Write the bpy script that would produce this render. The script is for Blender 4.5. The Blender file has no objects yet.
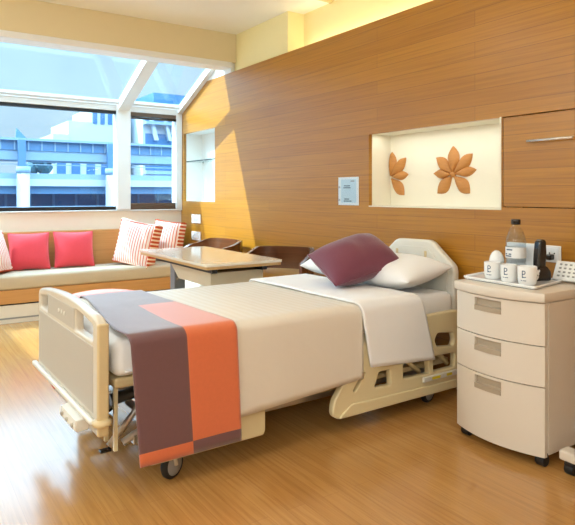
import bpy, bmesh, math, random
from mathutils import Vector, Matrix, noise
random.seed(7)
SC = bpy.context.scene
COL = SC.collection
PI = math.pi

# ------------------------------------------------------------------ materials
def lin(c):
    def f(v):
        v /= 255.0
        return v / 12.92 if v <= 0.04045 else ((v + 0.055) / 1.055) ** 2.4
    return (f(c[0]), f(c[1]), f(c[2]), 1.0)

def new_mat(name):
    m = bpy.data.materials.new(name); m.use_nodes = True
    nt = m.node_tree
    return m, nt, nt.nodes, nt.links, nt.nodes['Principled BSDF']

def plain(name, rgb, rough=0.5, metal=0.0, var=0.04, scale=12.0, bump=0.0, bscale=60.0, coat=0.0, spec=0.5, sheen=0.0):
    m, nt, N, L, B = new_mat(name)
    B.inputs['Roughness'].default_value = rough
    B.inputs['Metallic'].default_value = metal
    B.inputs['Specular IOR Level'].default_value = spec
    B.inputs['Coat Weight'].default_value = coat
    B.inputs['Coat Roughness'].default_value = 0.08
    B.inputs['Sheen Weight'].default_value = sheen
    tc = N.new('ShaderNodeTexCoord')
    nz = N.new('ShaderNodeTexNoise'); nz.inputs['Scale'].default_value = scale; nz.inputs['Detail'].default_value = 3
    L.new(tc.outputs['Object'], nz.inputs['Vector'])
    mx = N.new('ShaderNodeMix'); mx.data_type = 'RGBA'
    c = lin(rgb)
    mx.inputs['A'].default_value = tuple(min(1, v * (1 - var)) for v in c[:3]) + (1,)
    mx.inputs['B'].default_value = tuple(min(1, v * (1 + var)) for v in c[:3]) + (1,)
    L.new(nz.outputs['Fac'], mx.inputs['Factor'])
    L.new(mx.outputs['Result'], B.inputs['Base Color'])
    if bump > 0:
        n2 = N.new('ShaderNodeTexNoise'); n2.inputs['Scale'].default_value = bscale; n2.inputs['Detail'].default_value = 4
        L.new(tc.outputs['Object'], n2.inputs['Vector'])
        bp = N.new('ShaderNodeBump'); bp.inputs['Strength'].default_value = bump; bp.inputs['Distance'].default_value = 0.01
        L.new(n2.outputs['Fac'], bp.inputs['Height']); L.new(bp.outputs['Normal'], B.inputs['Normal'])
    return m

def planks(name, c1, c2, cgrain, ax_len, ax_row, row, length, rough, gap=0.0015, gapcol=(70, 40, 20), grain=(1.2, 40.0), gfac=0.5, coat=0.0, coatrough=0.1, ior=1.5, bump=0.25):
    """long boards laid along world axis ax_len, stacked along ax_row"""
    m, nt, N, L, B = new_mat(name)
    geo = N.new('ShaderNodeNewGeometry'); sep = N.new('ShaderNodeSeparateXYZ')
    L.new(geo.outputs['Position'], sep.inputs[0])
    cmb = N.new('ShaderNodeCombineXYZ')
    L.new(sep.outputs[ax_len], cmb.inputs[0]); L.new(sep.outputs[ax_row], cmb.inputs[1])
    br = N.new('ShaderNodeTexBrick'); br.offset = 0.37; br.offset_frequency = 2
    br.inputs['Color1'].default_value = lin(c1); br.inputs['Color2'].default_value = lin(c2); br.inputs['Mortar'].default_value = lin(gapcol)
    br.inputs['Scale'].default_value = 1.0; br.inputs['Mortar Size'].default_value = gap; br.inputs['Mortar Smooth'].default_value = 0.3
    br.inputs['Brick Width'].default_value = length; br.inputs['Row Height'].default_value = row
    L.new(cmb.outputs[0], br.inputs['Vector'])
    mp = N.new('ShaderNodeMapping'); mp.inputs['Scale'].default_value = (grain[0], grain[1], 1)
    L.new(cmb.outputs[0], mp.inputs['Vector'])
    nz = N.new('ShaderNodeTexNoise'); nz.inputs['Scale'].default_value = 1.0; nz.inputs['Detail'].default_value = 6; nz.inputs['Roughness'].default_value = 0.6; nz.inputs['Distortion'].default_value = 0.6
    L.new(mp.outputs[0], nz.inputs['Vector'])
    rp = N.new('ShaderNodeMapRange'); rp.inputs[1].default_value = 0.42; rp.inputs[2].default_value = 0.72; rp.inputs[3].default_value = 0.0; rp.inputs[4].default_value = gfac
    L.new(nz.outputs['Fac'], rp.inputs[0])
    mx = N.new('ShaderNodeMix'); mx.data_type = 'RGBA'; mx.inputs['B'].default_value = lin(cgrain)
    L.new(rp.outputs[0], mx.inputs['Factor']); L.new(br.outputs['Color'], mx.inputs['A'])
    L.new(mx.outputs['Result'], B.inputs['Base Color'])
    B.inputs['Roughness'].default_value = rough
    B.inputs['IOR'].default_value = ior
    B.inputs['Coat Weight'].default_value = coat; B.inputs['Coat Roughness'].default_value = coatrough
    bp = N.new('ShaderNodeBump'); bp.inputs['Strength'].default_value = bump; bp.inputs['Distance'].default_value = 0.001
    iv = N.new('ShaderNodeMath'); iv.operation = 'SUBTRACT'; iv.inputs[0].default_value = 1.0
    L.new(br.outputs['Fac'], iv.inputs[1]); L.new(iv.outputs[0], bp.inputs['Height']); L.new(bp.outputs['Normal'], B.inputs['Normal'])
    return m

def stripes(name, ca, cb, axis, freq, duty=0.5, rough=0.85, wave=0.0):
    m, nt, N, L, B = new_mat(name)
    tc = N.new('ShaderNodeTexCoord'); sep = N.new('ShaderNodeSeparateXYZ'); L.new(tc.outputs['Object'], sep.inputs[0])
    mu = N.new('ShaderNodeMath'); mu.operation = 'MULTIPLY'; mu.inputs[1].default_value = freq
    L.new(sep.outputs[axis], mu.inputs[0])
    fr = N.new('ShaderNodeMath'); fr.operation = 'FRACT'; L.new(mu.outputs[0], fr.inputs[0])
    gt = N.new('ShaderNodeMath'); gt.operation = 'GREATER_THAN'; gt.inputs[1].default_value = duty; L.new(fr.outputs[0], gt.inputs[0])
    mx = N.new('ShaderNodeMix'); mx.data_type = 'RGBA'
    mx.inputs['A'].default_value = lin(ca); mx.inputs['B'].default_value = lin(cb)
    L.new(gt.outputs[0], mx.inputs['Factor']); L.new(mx.outputs['Result'], B.inputs['Base Color'])
    B.inputs['Roughness'].default_value = rough
    return m

def glass(name, tint, ior=1.45, refl=1.0):
    m = bpy.data.materials.new(name); m.use_nodes = True
    nt = m.node_tree; N = nt.nodes; L = nt.links
    N.clear()
    out = N.new('ShaderNodeOutputMaterial'); mix = N.new('ShaderNodeMixShader')
    tr = N.new('ShaderNodeBsdfTransparent'); tr.inputs[0].default_value = tint
    gl = N.new('ShaderNodeBsdfGlossy'); gl.inputs['Roughness'].default_value = 0.0
    lw = N.new('ShaderNodeLayerWeight'); lw.inputs[0].default_value = 0.5
    pw = N.new('ShaderNodeMath'); pw.operation = 'POWER'; pw.inputs[1].default_value = 5.0
    f0 = ((ior - 1) / (ior + 1)) ** 2
    mu = N.new('ShaderNodeMath'); mu.operation = 'MULTIPLY_ADD'; mu.inputs[1].default_value = (1 - f0) * refl; mu.inputs[2].default_value = f0 * refl
    L.new(lw.outputs['Facing'], pw.inputs[0]); L.new(pw.outputs[0], mu.inputs[0]); L.new(mu.outputs[0], mix.inputs[0])
    L.new(tr.outputs[0], mix.inputs[1]); L.new(gl.outputs[0], mix.inputs[2]); L.new(mix.outputs[0], out.inputs[0])
    return m

def emit(name, rgb, st):
    m, nt, N, L, B = new_mat(name)
    B.inputs['Base Color'].default_value = lin(rgb)
    B.inputs['Emission Color'].default_value = lin(rgb); B.inputs['Emission Strength'].default_value = st
    return m

M = {}
M['wood_wall'] = planks('wood_panelling', (186, 128, 34), (175, 117, 28), (140, 86, 16), 0, 2, 0.0975, 2.35, 0.34, gap=0.0012, gapcol=(122, 76, 30), grain=(1.4, 60), gfac=0.55, coat=1.0, coatrough=0.30, bump=0.12)
M['wood_wall'].node_tree.nodes['Principled BSDF'].inputs['Specular IOR Level'].default_value = 0.2
M['floor'] = planks('floor_laminate', (196, 146, 82), (188, 137, 74), (156, 106, 54), 0, 1, 0.085, 0.95, 0.22, gap=0.0006, gapcol=(160, 108, 62), grain=(2.2, 55), gfac=0.6, coat=0.28, coatrough=0.12, ior=1.5, bump=0.02)
M['bench_wood'] = planks('bench_wood', (204, 150, 88), (198, 142, 80), (176, 120, 62), 1, 2, 0.6, 3.0, 0.45, gap=0.0005, grain=(1.5, 45), gfac=0.4)
M['walnut'] = planks('dark_walnut', (112, 68, 42), (104, 62, 38), (70, 40, 24), 0, 2, 0.5, 3.0, 0.18, gap=0.0002, grain=(2, 30), gfac=0.5, coat=0.6, coatrough=0.12)
M['oak_art'] = planks('carved_wood', (204, 142, 74), (196, 134, 68), (166, 104, 48), 0, 2, 0.5, 3.0, 0.5, gap=0.0002, grain=(12, 60), gfac=0.4)
M['wall'] = plain('wall_paint', (238, 228, 214), 0.85, var=0.015, bump=0.05)
M['wall_yellow'] = plain('wall_paint_cream', (246, 232, 176), 0.85, var=0.015, bump=0.05)
M['ceiling'] = plain('ceiling_paint', (252, 248, 236), 0.9, var=0.01, bump=0.04)
M['beam'] = plain('beam_paint', (232, 214, 172), 0.85, var=0.015)
M['niche'] = plain('niche_paint', (246, 240, 220), 0.7, var=0.01)
M['white_paint'] = plain('white_paint', (240, 240, 238), 0.5, var=0.01)
M['alu'] = plain('white_aluminium_frame', (226, 228, 228), 0.4, var=0.01)
M['black_frame'] = plain('black_gasket', (22, 22, 26), 0.5, var=0.1)
M['blind'] = plain('brown_roller_blind', (92, 74, 58), 0.8, var=0.12, scale=30)
M['skirt'] = plain('white_plinth', (232, 226, 214), 0.5, var=0.02)
M['cream'] = plain('cream_plastic', (230, 214, 170), 0.35, var=0.012, coat=0.2)
M['cream_white'] = plain('pale_cream_plastic', (228, 224, 212), 0.35, var=0.012, coat=0.2)
M['foot_cream'] = plain('footboard_cream', (216, 206, 188), 0.35, var=0.012, coat=0.2)
M['greige'] = plain('greige_panel', (190, 181, 166), 0.5, var=0.015, bump=0.1, bscale=300)
M['tan_plastic'] = plain('tan_plastic', (216, 194, 148), 0.4, var=0.015)
M['cabinet'] = plain('cabinet_laminate', (224, 213, 197), 0.4, var=0.01, coat=0.15)
M['cabinet_handle'] = plain('taupe_handle', (176, 160, 138), 0.45, var=0.02)
M['rubber'] = plain('black_rubber', (24, 24, 25), 0.55, var=0.1)
M['grey_plastic'] = plain('grey_plastic', (150, 150, 148), 0.4)
M['steel'] = plain('brushed_steel', (190, 190, 190), 0.28, metal=0.9, var=0.05)
M['dark_steel'] = plain('dark_steel', (70, 72, 76), 0.4, metal=0.7)
M['sheet'] = plain('white_sheet', (248, 248, 248), 0.9, var=0.012, bump=0.06, bscale=200)
M['pillow'] = plain('white_pillowcase', (248, 248, 248), 0.9, var=0.012, bump=0.06, bscale=160)
M['plum'] = plain('plum_fabric', (112, 74, 76), 0.42, var=0.06, scale=60, bump=0.10, bscale=420, sheen=0.6, spec=0.6)
M['orange'] = plain('burnt_orange_fabric', (226, 116, 70), 0.42, var=0.05, scale=60, bump=0.10, bscale=420, sheen=0.5, spec=0.6)
M['plum_cushion'] = plain('plum_cushion_fabric', (116, 54, 72), 0.8, var=0.05, scale=30, bump=0.15, bscale=300, sheen=0.4)
M['coral'] = plain('coral_fabric', (226, 66, 78), 0.8, var=0.04, scale=30, bump=0.12, bscale=200, sheen=0.3)
M['seat_fabric'] = plain('beige_seat_fabric', (200, 184, 158), 0.85, var=0.03, bump=0.15, bscale=120)
M['salmon'] = plain('salmon_vinyl', (222, 132, 116), 0.55, var=0.03)
M['white_upholstery'] = plain('white_upholstery', (238, 234, 222), 0.7, var=0.02)
M['table_top'] = plain('pale_laminate_tabletop', (232, 220, 198), 0.16, var=0.02, coat=0.7)
M['table_edge'] = plain('oak_edging', (196, 156, 100), 0.4, var=0.04)
M['beige_box'] = plain('beige_laminate', (216, 200, 170), 0.4, var=0.02)
M['grey_metal'] = plain('grey_powder_coat', (134, 138, 142), 0.35, metal=0.3)
M['ceramic'] = plain('white_ceramic', (244, 244, 242), 0.15, var=0.005, coat=0.5)
M['label_blue'] = plain('blue_print', (64, 92, 120), 0.5)
M['black_plastic'] = plain('black_plastic', (30, 26, 24), 0.25, var=0.05, coat=0.3)
M['paper'] = plain('white_paper', (240, 243, 245), 0.6, var=0.005)
M['print_blue'] = plain('pale_blue_print', (206, 226, 236), 0.6)
M['print_dark'] = plain('dark_print', (40, 70, 96), 0.6)
M['red_sticker'] = plain('red_sticker', (200, 60, 50), 0.5)
M['yellow_sticker'] = plain('yellow_sticker', (232, 210, 40), 0.5)
M['chrome'] = plain('satin_chrome', (226, 222, 214), 0.22, metal=0.7)
M['gold_rail'] = plain('cream_rail', (224, 204, 150), 0.35, metal=0.2)
M['glass'] = glass('window_glass', (0.80, 0.93, 1.0, 1), 1.45)
M['shelf_glass'] = glass('shelf_glass', (0.80, 0.92, 0.90, 1), 1.5)
M['shelf_edge'] = plain('dark_green_glass_edge', (50, 74, 76), 0.15)
M['bottle'] = glass('clear_bottle', (0.93, 0.95, 0.96, 1), 1.5)
M['water'] = glass('bottled_water', (0.96, 0.98, 0.99, 1), 1.33)
M['acrylic'] = glass('acrylic_sheet', (0.95, 0.97, 0.98, 1), 1.3)
M['stripe_v'] = stripes('cushion_fine_stripes', (246, 228, 222), (222, 120, 96), 0, 34.0, 0.68)
M['stripe_h'] = stripes('cushion_bold_stripes', (202, 84, 46), (250, 232, 216), 1, 24.0, 0.58)
# exterior, blue haze tinted into most of these colours
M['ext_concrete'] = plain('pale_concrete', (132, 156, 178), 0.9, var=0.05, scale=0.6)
M['ext_girder'] = plain('haze_blue_girder', (82, 120, 156), 0.8, var=0.05, scale=0.6)
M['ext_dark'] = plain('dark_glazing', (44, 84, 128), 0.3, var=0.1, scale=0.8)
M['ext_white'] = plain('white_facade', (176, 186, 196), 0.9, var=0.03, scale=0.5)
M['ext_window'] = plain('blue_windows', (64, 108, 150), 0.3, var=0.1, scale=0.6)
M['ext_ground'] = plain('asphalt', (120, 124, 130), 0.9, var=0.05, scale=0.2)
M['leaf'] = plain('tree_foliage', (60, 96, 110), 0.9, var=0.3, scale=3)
M['trunk'] = plain('tree_trunk', (90, 80, 76), 0.9)

# ------------------------------------------------------------------ mesh builder
class MB:
    def __init__(self): self.bm = bmesh.new(); self.mats = []
    def mi(self, key):
        if key is None: return 0
        if key not in self.mats: self.mats.append(key)
        return self.mats.index(key)
    def _fin(self, verts, mtx, mat=None, smooth=False):
        if mtx is not None: bmesh.ops.transform(self.bm, matrix=mtx, verts=verts)
        i = self.mi(mat)
        for f in {f for v in verts for f in v.link_faces}:
            f.smooth = smooth
            if mat is not None: f.material_index = i
        return self
    def box(self, lo, hi, bev=0.0, seg=2, mtx=None, mat=None):
        lo = Vector(lo); hi = Vector(hi)
        r = bmesh.ops.create_cube(self.bm, size=1.0)
        vs = r['verts']; c = (lo + hi) / 2; s = hi - lo
        for v in vs: v.co = Vector((v.co.x * s.x, v.co.y * s.y, v.co.z * s.z)) + c
        if bev > 0:
            es = list({e for v in vs for e in v.link_edges})
            n0 = set(self.bm.verts) - set(vs)
            bmesh.ops.bevel(self.bm, geom=es, offset=bev, segments=seg, affect='EDGES', profile=0.5)
            vs = [v for v in self.bm.verts if v not in n0]
        return self._fin(vs, mtx, mat, False)
    def cyl(self, p0, p1, r, r2=None, n=20, bev=0.0, mat=None):
        p0 = Vector(p0); p1 = Vector(p1); d = p1 - p0
        n0 = set(self.bm.verts)
        bmesh.ops.create_cone(self.bm, cap_ends=True, segments=n, radius1=r, radius2=r if r2 is None else r2, depth=d.length)
        vs = [v for v in self.bm.verts if v not in n0]
        if bev > 0:
            es = [e for e in {e for v in vs for e in v.link_edges} if any(len(f.verts) > 4 for f in e.link_faces)]
            bmesh.ops.bevel(self.bm, geom=es, offset=bev, segments=2, affect='EDGES', profile=0.5)
            vs = [v for v in self.bm.verts if v not in n0]
        mt = Matrix.Translation((p0 + p1) / 2) @ Vector((0, 0, 1)).rotation_difference(d).to_matrix().to_4x4()
        self._fin(vs, mt, mat, False)
        for f in {f for v in vs for f in v.link_faces}: f.smooth = len(f.verts) <= 4
        return self
    def lathe(self, prof, n=28, loc=(0, 0, 0), mtx=None, mat=None, cap=True):
        n0 = set(self.bm.verts); rings = []
        for r, z in prof:
            rings.append([self.bm.verts.new((r * math.cos(2 * PI * k / n), r * math.sin(2 * PI * k / n), z)) for k in range(n)])
        for a, b in zip(rings, rings[1:]):
            for k in range(n):
                self.bm.faces.new((a[k], a[(k + 1) % n], b[(k + 1) % n], b[k]))
        if cap:
            if prof[0][0] > 1e-4: self.bm.faces.new(list(reversed(rings[0])))
            if prof[-1][0] > 1e-4: self.bm.faces.new(rings[-1])
        vs = [v for v in self.bm.verts if v not in n0]
        m = Matrix.Translation(loc)
        if mtx is not None: m = mtx @ m
        self._fin(vs, m, mat, True)
        return self
    def tube(self, pts, r, n=10, mat=None):
        pts = [Vector(p) for p in pts]; n0 = set(self.bm.verts); rings = []
        for i, p in enumerate(pts):
            t = ((pts[min(i + 1, len(pts) - 1)] - pts[max(i - 1, 0)])).normalized()
            up = Vector((0, 0, 1)) if abs(t.z) < 0.95 else Vector((1, 0, 0))
            a = t.cross(up).normalized(); b = t.cross(a).normalized()
            rings.append([self.bm.verts.new(p + r * (math.cos(2 * PI * k / n) * a + math.sin(2 * PI * k / n) * b)) for k in range(n)])
        for A, Bq in zip(rings, rings[1:]):
            for k in range(n): self.bm.faces.new((A[k], A[(k + 1) % n], Bq[(k + 1) % n], Bq[k]))
        self.bm.faces.new(list(reversed(rings[0]))); self.bm.faces.new(rings[-1])
        vs = [v for v in self.bm.verts if v not in n0]
        return self._fin(vs, None, mat, True)
    def prism(self, pts, lo, hi, axis='z', mat=None, bev=0.0):
        """closed outline extruded along an axis; pts are the two other coordinates in xyz order"""
        n0 = set(self.bm.verts)
        def P(p, w):
            return {'z': (p[0], p[1], w), 'y': (p[0], w, p[1]), 'x': (w, p[0], p[1])}[axis]
        a = [self.bm.verts.new(P(p, lo)) for p in pts]; b = [self.bm.verts.new(P(p, hi)) for p in pts]
        fs = [self.bm.faces.new(a), self.bm.faces.new(list(reversed(b)))]
        n = len(pts)
        for k in range(n): fs.append(self.bm.faces.new((a[k], b[k], b[(k + 1) % n], a[(k + 1) % n])))
        bmesh.ops.recalc_face_normals(self.bm, faces=fs)
        vs = [v for v in self.bm.verts if v not in n0]
        if bev > 0:
            es = [e for e in {e for v in vs for e in v.link_edges} if any(len(f.verts) > 4 for f in e.link_faces)]
            bmesh.ops.bevel(self.bm, geom=es, offset=bev, segments=2, affect='EDGES', profile=0.5)
            vs = [v for v in self.bm.verts if v not in n0]
        return self._fin(vs, None, mat, False)
    def grid(self, rows, mat_of=None, smooth=True):
        vr = [[self.bm.verts.new(p) for p in row] for row in rows]
        for i in range(len(vr) - 1):
            for j in range(len(vr[0]) - 1):
                f = self.bm.faces.new((vr[i][j], vr[i][j + 1], vr[i + 1][j + 1], vr[i + 1][j])); f.smooth = smooth
                if mat_of: f.material_index = self.mi(mat_of(i, j))
        return self
    def add_mesh(self, me, mtx=None):
        n0 = set(self.bm.verts); self.bm.from_mesh(me)
        vs = [v for v in self.bm.verts if v not in n0]
        if mtx is not None: bmesh.ops.transform(self.bm, matrix=mtx, verts=vs)
        return self
    def build(self, name, mat=None, parent=None, mtx=None):
        me = bpy.data.meshes.new(name)
        if mtx is not None: bmesh.ops.transform(self.bm, matrix=mtx, verts=self.bm.verts)
        self.bm.to_mesh(me); self.bm.free()
        if self.mats:
            for k in self.mats: me.materials.append(M[k])
        else: me.materials.append(M[mat])
        o = bpy.data.objects.new(name, me); COL.objects.link(o)
        if parent is not None: o.parent = parent
        return o

def board(outline, holes, thick, bev=0.0):
    """2D outline with holes -> a slab mesh in XY, thickness along Z (centred)"""
    cu = bpy.data.curves.new('outline', 'CURVE'); cu.dimensions = '2D'; cu.fill_mode = 'BOTH'
    cu.extrude = max(thick / 2 - bev, 0.0001); cu.bevel_depth = bev; cu.bevel_resolution = 2
    for loop in [outline] + list(holes):
        sp = cu.splines.new('POLY'); sp.points.add(len(loop) - 1); sp.use_cyclic_u = True
        for q, p in zip(sp.points, loop): q.co = (p[0], p[1], 0, 1)
    if bev > 0: cu.offset = -bev
    o = bpy.data.objects.new('outline', cu); COL.objects.link(o)
    bpy.context.view_layer.update()
    dg = bpy.context.evaluated_depsgraph_get()
    me = bpy.data.meshes.new_from_object(o.evaluated_get(dg))
    bpy.data.objects.remove(o); bpy.data.curves.remove(cu)
    return me
XZ = Matrix(((1, 0, 0, 0), (0, 0, -1, 0), (0, 1, 0, 0), (0, 0, 0, 1)))      # board XY -> world XZ
YZ = Matrix(((0, 0, 1, 0), (1, 0, 0, 0), (0, 1, 0, 0), (0, 0, 0, 1)))       # board XY -> world YZ

def rounded(pts, r, n=5):
    out = []
    L = len(pts)
    for i in range(L):
        p = Vector(pts[i]); a = Vector(pts[i - 1]); b = Vector(pts[(i + 1) % L])
        da = (a - p); db = (b - p)
        rr = min(r, da.length * 0.45, db.length * 0.45)
        s = p + da.normalized() * rr; e = p + db.normalized() * rr
        for k in range(n + 1):
            t = k / n
            q = (1 - t) ** 2 * s + 2 * t * (1 - t) * p + t * t * e
            out.append((q.x, q.y))
    return out

def tag(o, label=None, cat=None, group=None, kind=None):
    if label: o['label'] = label
    if cat: o['category'] = cat
    if group: o['group'] = group
    if kind: o['kind'] = kind
    return o
def empty(name, loc, rz=0.0, label=None, cat=None, group=None):
    o = bpy.data.objects.new(name, None); COL.objects.link(o)
    o.location = loc; o.rotation_euler = (0, 0, rz); o.empty_display_size = 0.1
    return tag(o, label, cat, group)
def struct(mb, name, mat=None):
    o = mb.build(name, mat); o['kind'] = 'structure'; return o
def copy_tree(o, parent=None):
    c = o.copy(); COL.objects.link(c); c.parent = parent
    for ch in [k for k in SC.objects if k.parent == o]: copy_tree(ch, c)
    return c
def shade_auto(o, ang=35):
    me = o.data
    for p in me.polygons: p.use_smooth = True
    bm = bmesh.new(); bm.from_mesh(me)
    for e in bm.edges:
        if len(e.link_faces) == 2 and e.calc_face_angle(0) > math.radians(ang): e.smooth = False
    bm.to_mesh(me); bm.free()
    return o

# ------------------------------------------------------------------ the room
WX, WY = -6.71, 2.95           # window wall, panelled wall
YB = -2.4                      # wall behind the left edge of the picture
XE = 2.2
CZ = 2.886
struct(MB().box((WX - 0.15, YB - 0.1, -0.1), (XE + 0.1, 3.3, 0.0)), 'floor', 'floor')
struct(MB().box((-5.62, YB - 0.1, CZ), (XE + 0.1, 3.3, CZ + 0.1)), 'ceiling', 'ceiling')
# panelled wall with three openings
NX0, NX1, NZ0, NZ1 = -3.308, -2.168, 1.138, 1.667     # flower niche
SX0, SX1, SZ0, SZ1 = -6.63, -5.815, 1.14, 1.952       # shelf niche
DX0, DX1 = -2.154, -1.05                              # flap door
def rect(x0, x1, z0, z1): return [(x0, z0), (x1, z0), (x1, z1), (x0, z1)]
me = board([(WX, 0), (XE, 0), (XE, 2.49), (-6.115, 2.49), (WX, 2.236)], [rect(NX0, NX1, NZ0, NZ1), rect(SX0, SX1, SZ0, SZ1), rect(DX0, DX1, NZ0 + 0.008, NZ1 + 0.002)], 0.03)
mb = MB().add_mesh(me, Matrix.Translation((0, WY + 0.015, 0)) @ XZ)
mb.box((-5.42, WY + 0.031, 2.45), (XE, 3.18, 2.4895))                       # ledge on top of the panelling
struct(mb, 'wall_back', 'wood_wall')
mb = MB().box((-4.46, 3.18, 2.4), (XE, 3.28, CZ))
mb.box((-5.50, WY + 0.05, 2.49), (-4.46, 3.28, CZ - 0.0005))
struct(mb, 'wall_upper', 'wall_yellow')
struct(MB().prism([(-6.11, 2.491), (-5.45, 2.491), (-5.45, 2.775)], WY, WY + 0.045, 'y'), 'trim_5', 'white_paint')
struct(MB().box((WX, WY + 0.25, 0), (XE, WY + 0.33, 2.45)), 'wall_core', 'wall')
# flower niche lining
def niche(x0, x1, z0, z1, y0, y1, name, t=0.012):
    b = MB()
    b.box((x0 - t, y1, z0 - t), (x1 + t, y1 + t, z1 + t))
    b.box((x0 - t, y0, z0 - t), (x0, y1, z1 + t)); b.box((x1, y0, z0 - t), (x1 + t, y1, z1 + t))
    b.box((x0 - t, y0, z0 - t), (x1 + t, y1, z0)); b.box((x0 - t, y0, z1), (x1 + t, y1, z1 + t))
    return b
struct(niche(NX0, NX1, NZ0, NZ1, WY + 0.031, 3.17, ''), 'wall_niche', 'niche')
b = MB()
e = 0.006
b.box((NX1 - 0.004, WY - 0.003, NZ0 - 0.004), (NX1 + 0.006, WY + 0.032, NZ1 + 0.004))
b.box((NX0, WY - 0.003, NZ0 - 0.008), (NX1 + 0.006, WY + 0.032, NZ0))
struct(b, 'trim_6', 'niche')
struct(niche(SX0, SX1, SZ0, SZ1, WY + 0.031, WY + 0.24, ''), 'wall_shelf_recess', 'white_paint')
# glass shelf in the recess
sh = empty('glass_shelf', (-6.22, WY + 0.13, 1.615), 0, 'clear glass shelf across the white recess beside the window', 'shelf')
MB().box((-0.40, -0.10, -0.005), (0.40, 0.105, 0.005)).build('shelf_pane', 'shelf_glass', sh)
MB().box((-0.40, -0.105, -0.006), (0.40, -0.10, 0.006)).build('shelf_edge', 'shelf_edge', sh)
for sx in (-0.30, 0.30): MB().cyl((sx, 0.07, -0.016), (sx, 0.07, -0.0055), 0.008).build('shelf_stud', 'black_plastic', sh)

# flap door of the wall cabinet
wc = empty('wall_cabinet', (-1.6, WY, NZ0 + 0.004), 0, 'wood flap cabinet set flush in the panelled wall above the outlets', 'cabinet')
MB().box((DX0 + 1.6 + 0.004, 0.0, 0.008), (DX1 + 1.6 - 0.004, 0.028, NZ1 - NZ0 - 0.008), 0.002, 1).build('flap_door', 'wood_wall', wc)
b = MB().cyl((-0.375, -0.032, 0.373), (-0.11, -0.032, 0.373), 0.0075, n=16)
b.cyl((-0.35, -0.032, 0.373), (-0.35, 0.002, 0.373), 0.005); b.cyl((-0.135, -0.032, 0.373), (-0.135, 0.002, 0.373), 0.005)
b.build('handle', 'chrome', wc)
b = MB()
b.box((DX0 + 1.6 - 0.02, 0.031, -0.02), (DX1 + 1.6 + 0.02, 0.2, 0.0)).box((DX0 + 1.6 - 0.02, 0.031, NZ1 - NZ0), (DX1 + 1.6 + 0.02, 0.2, NZ1 - NZ0 + 0.02))
b.box((DX0 + 1.6 - 0.02, 0.19, 0.0), (DX1 + 1.6 + 0.02, 0.2, NZ1 - NZ0))
b.build('carcass', 'black_plastic', wc)

# beam above the glazing, white lower edge
b = MB().box((-5.62, YB, 2.591), (-5.42, WY + 0.045, CZ + 0.05))
struct(b, 'trim_1', 'beam')
b = MB().box((-5.615, YB, 2.534), (-5.412, WY, 2.591), 0.004, 1)
struct(b, 'trim_2', 'white_paint')
# closing walls out of view
struct(MB().box((WX - 0.15, YB - 0.12, -0.1), (XE + 0.1, YB, CZ + 0.1)), 'wall_front', 'wall')
struct(MB().box((XE, YB, -0.1), (XE + 0.12, 3.3, CZ + 0.1)), 'wall_right', 'wall')
# window wall
b = MB().box((WX - 0.15, YB, 0.0), (WX, WY + 0.03, 1.03))
struct(b, 'wall_window', 'wall')
def slope_z(x): return 2.235 + (x - WX) * 0.430
def frame_bar(b, y0, y1, x0, x1, d0, d1):
    """bar in the sloping glazing plane between x0 and x1, d = offsets square to the plane"""
    pts = [(x0, slope_z(x0) + d0), (x1, slope_z(x1) + d0), (x1, slope_z(x1) + d1), (x0, slope_z(x0) + d1)]
    b.prism(pts, y0, y1, 'y')
MY0, MY1 = 2.145, 2.305
# lower windows
b = MB()
b.box((WX - 0.10, YB, 1.03), (WX + 0.03, WY, 1.045), 0.003, 1)             # sill
b.box((WX - 0.08, YB, 2.175), (WX + 0.02, WY, 2.235), 0.004, 1)            # head
struct(b, 'trim_3', 'alu')
w1 = MB().box((WX - 0.05, YB, 1.045), (WX + 0.012, MY0 - 0.002, 1.085)).box((WX - 0.05, YB, 2.14), (WX + 0.012, MY0 - 0.002, 2.174))
w1 = struct(w1, 'window_1', 'black_frame')
MB().box((WX - 0.035, YB, 1.08), (WX - 0.027, MY0, 2.145)).build('window_pane', 'glass', w1)
w2 = MB().box((WX - 0.05, MY1 + 0.002, 1.045), (WX + 0.012, 2.868, 1.06)).box((WX - 0.05, MY1 + 0.002, 2.16), (WX + 0.012, 2.868, 2.174))
w2 = struct(w2, 'window_2', 'black_frame')
MB().box((WX - 0.035, MY1, 1.05), (WX - 0.027, 2.87, 2.17)).build('window_pane', 'glass', w2)
b = MB().box((WX - 0.10, MY0, 1.045), (WX + 0.045, MY1, 2.30), 0.006, 1)   # mullion
b.box((WX - 0.10, 2.869, 1.045), (WX + 0.03, WY - 0.001, 2.26), 0.004, 1)
struct(b, 'trim_4', 'alu')
# sloping glazing
b = MB()
frame_bar(b, MY0 + 0.01, MY1 - 0.02, WX - 0.02, -5.55, -0.075, 0.03)
frame_bar(b, WY - 0.06, WY - 0.001, WX - 0.02, -5.80, -0.05, 0.03)
b.box((WX - 0.08, YB, 2.2355), (WX + 0.03, WY - 0.001, 2.262), 0.003, 1)
struct(b, 'trim_7', 'alu')
w3 = MB(); frame_bar(w3, YB, MY0 + 0.009, -6.66, -6.62, -0.012, 0.02)
w3 = struct(w3, 'window_3', 'alu')
p = MB(); frame_bar(p, YB, MY0 + 0.009, WX, -5.50, 0.0, 0.008); p.build('window_pane', 'glass', w3)
w4 = MB(); frame_bar(w4, MY1 - 0.019, WY - 0.061, -6.66, -6.62, -0.012, 0.02)
w4 = struct(w4, 'window_4', 'alu')
p = MB(); frame_bar(p, MY1 - 0.019, WY - 0.061, WX, -5.50, 0.0, 0.008); p.build('window_pane', 'glass', w4)
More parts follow.
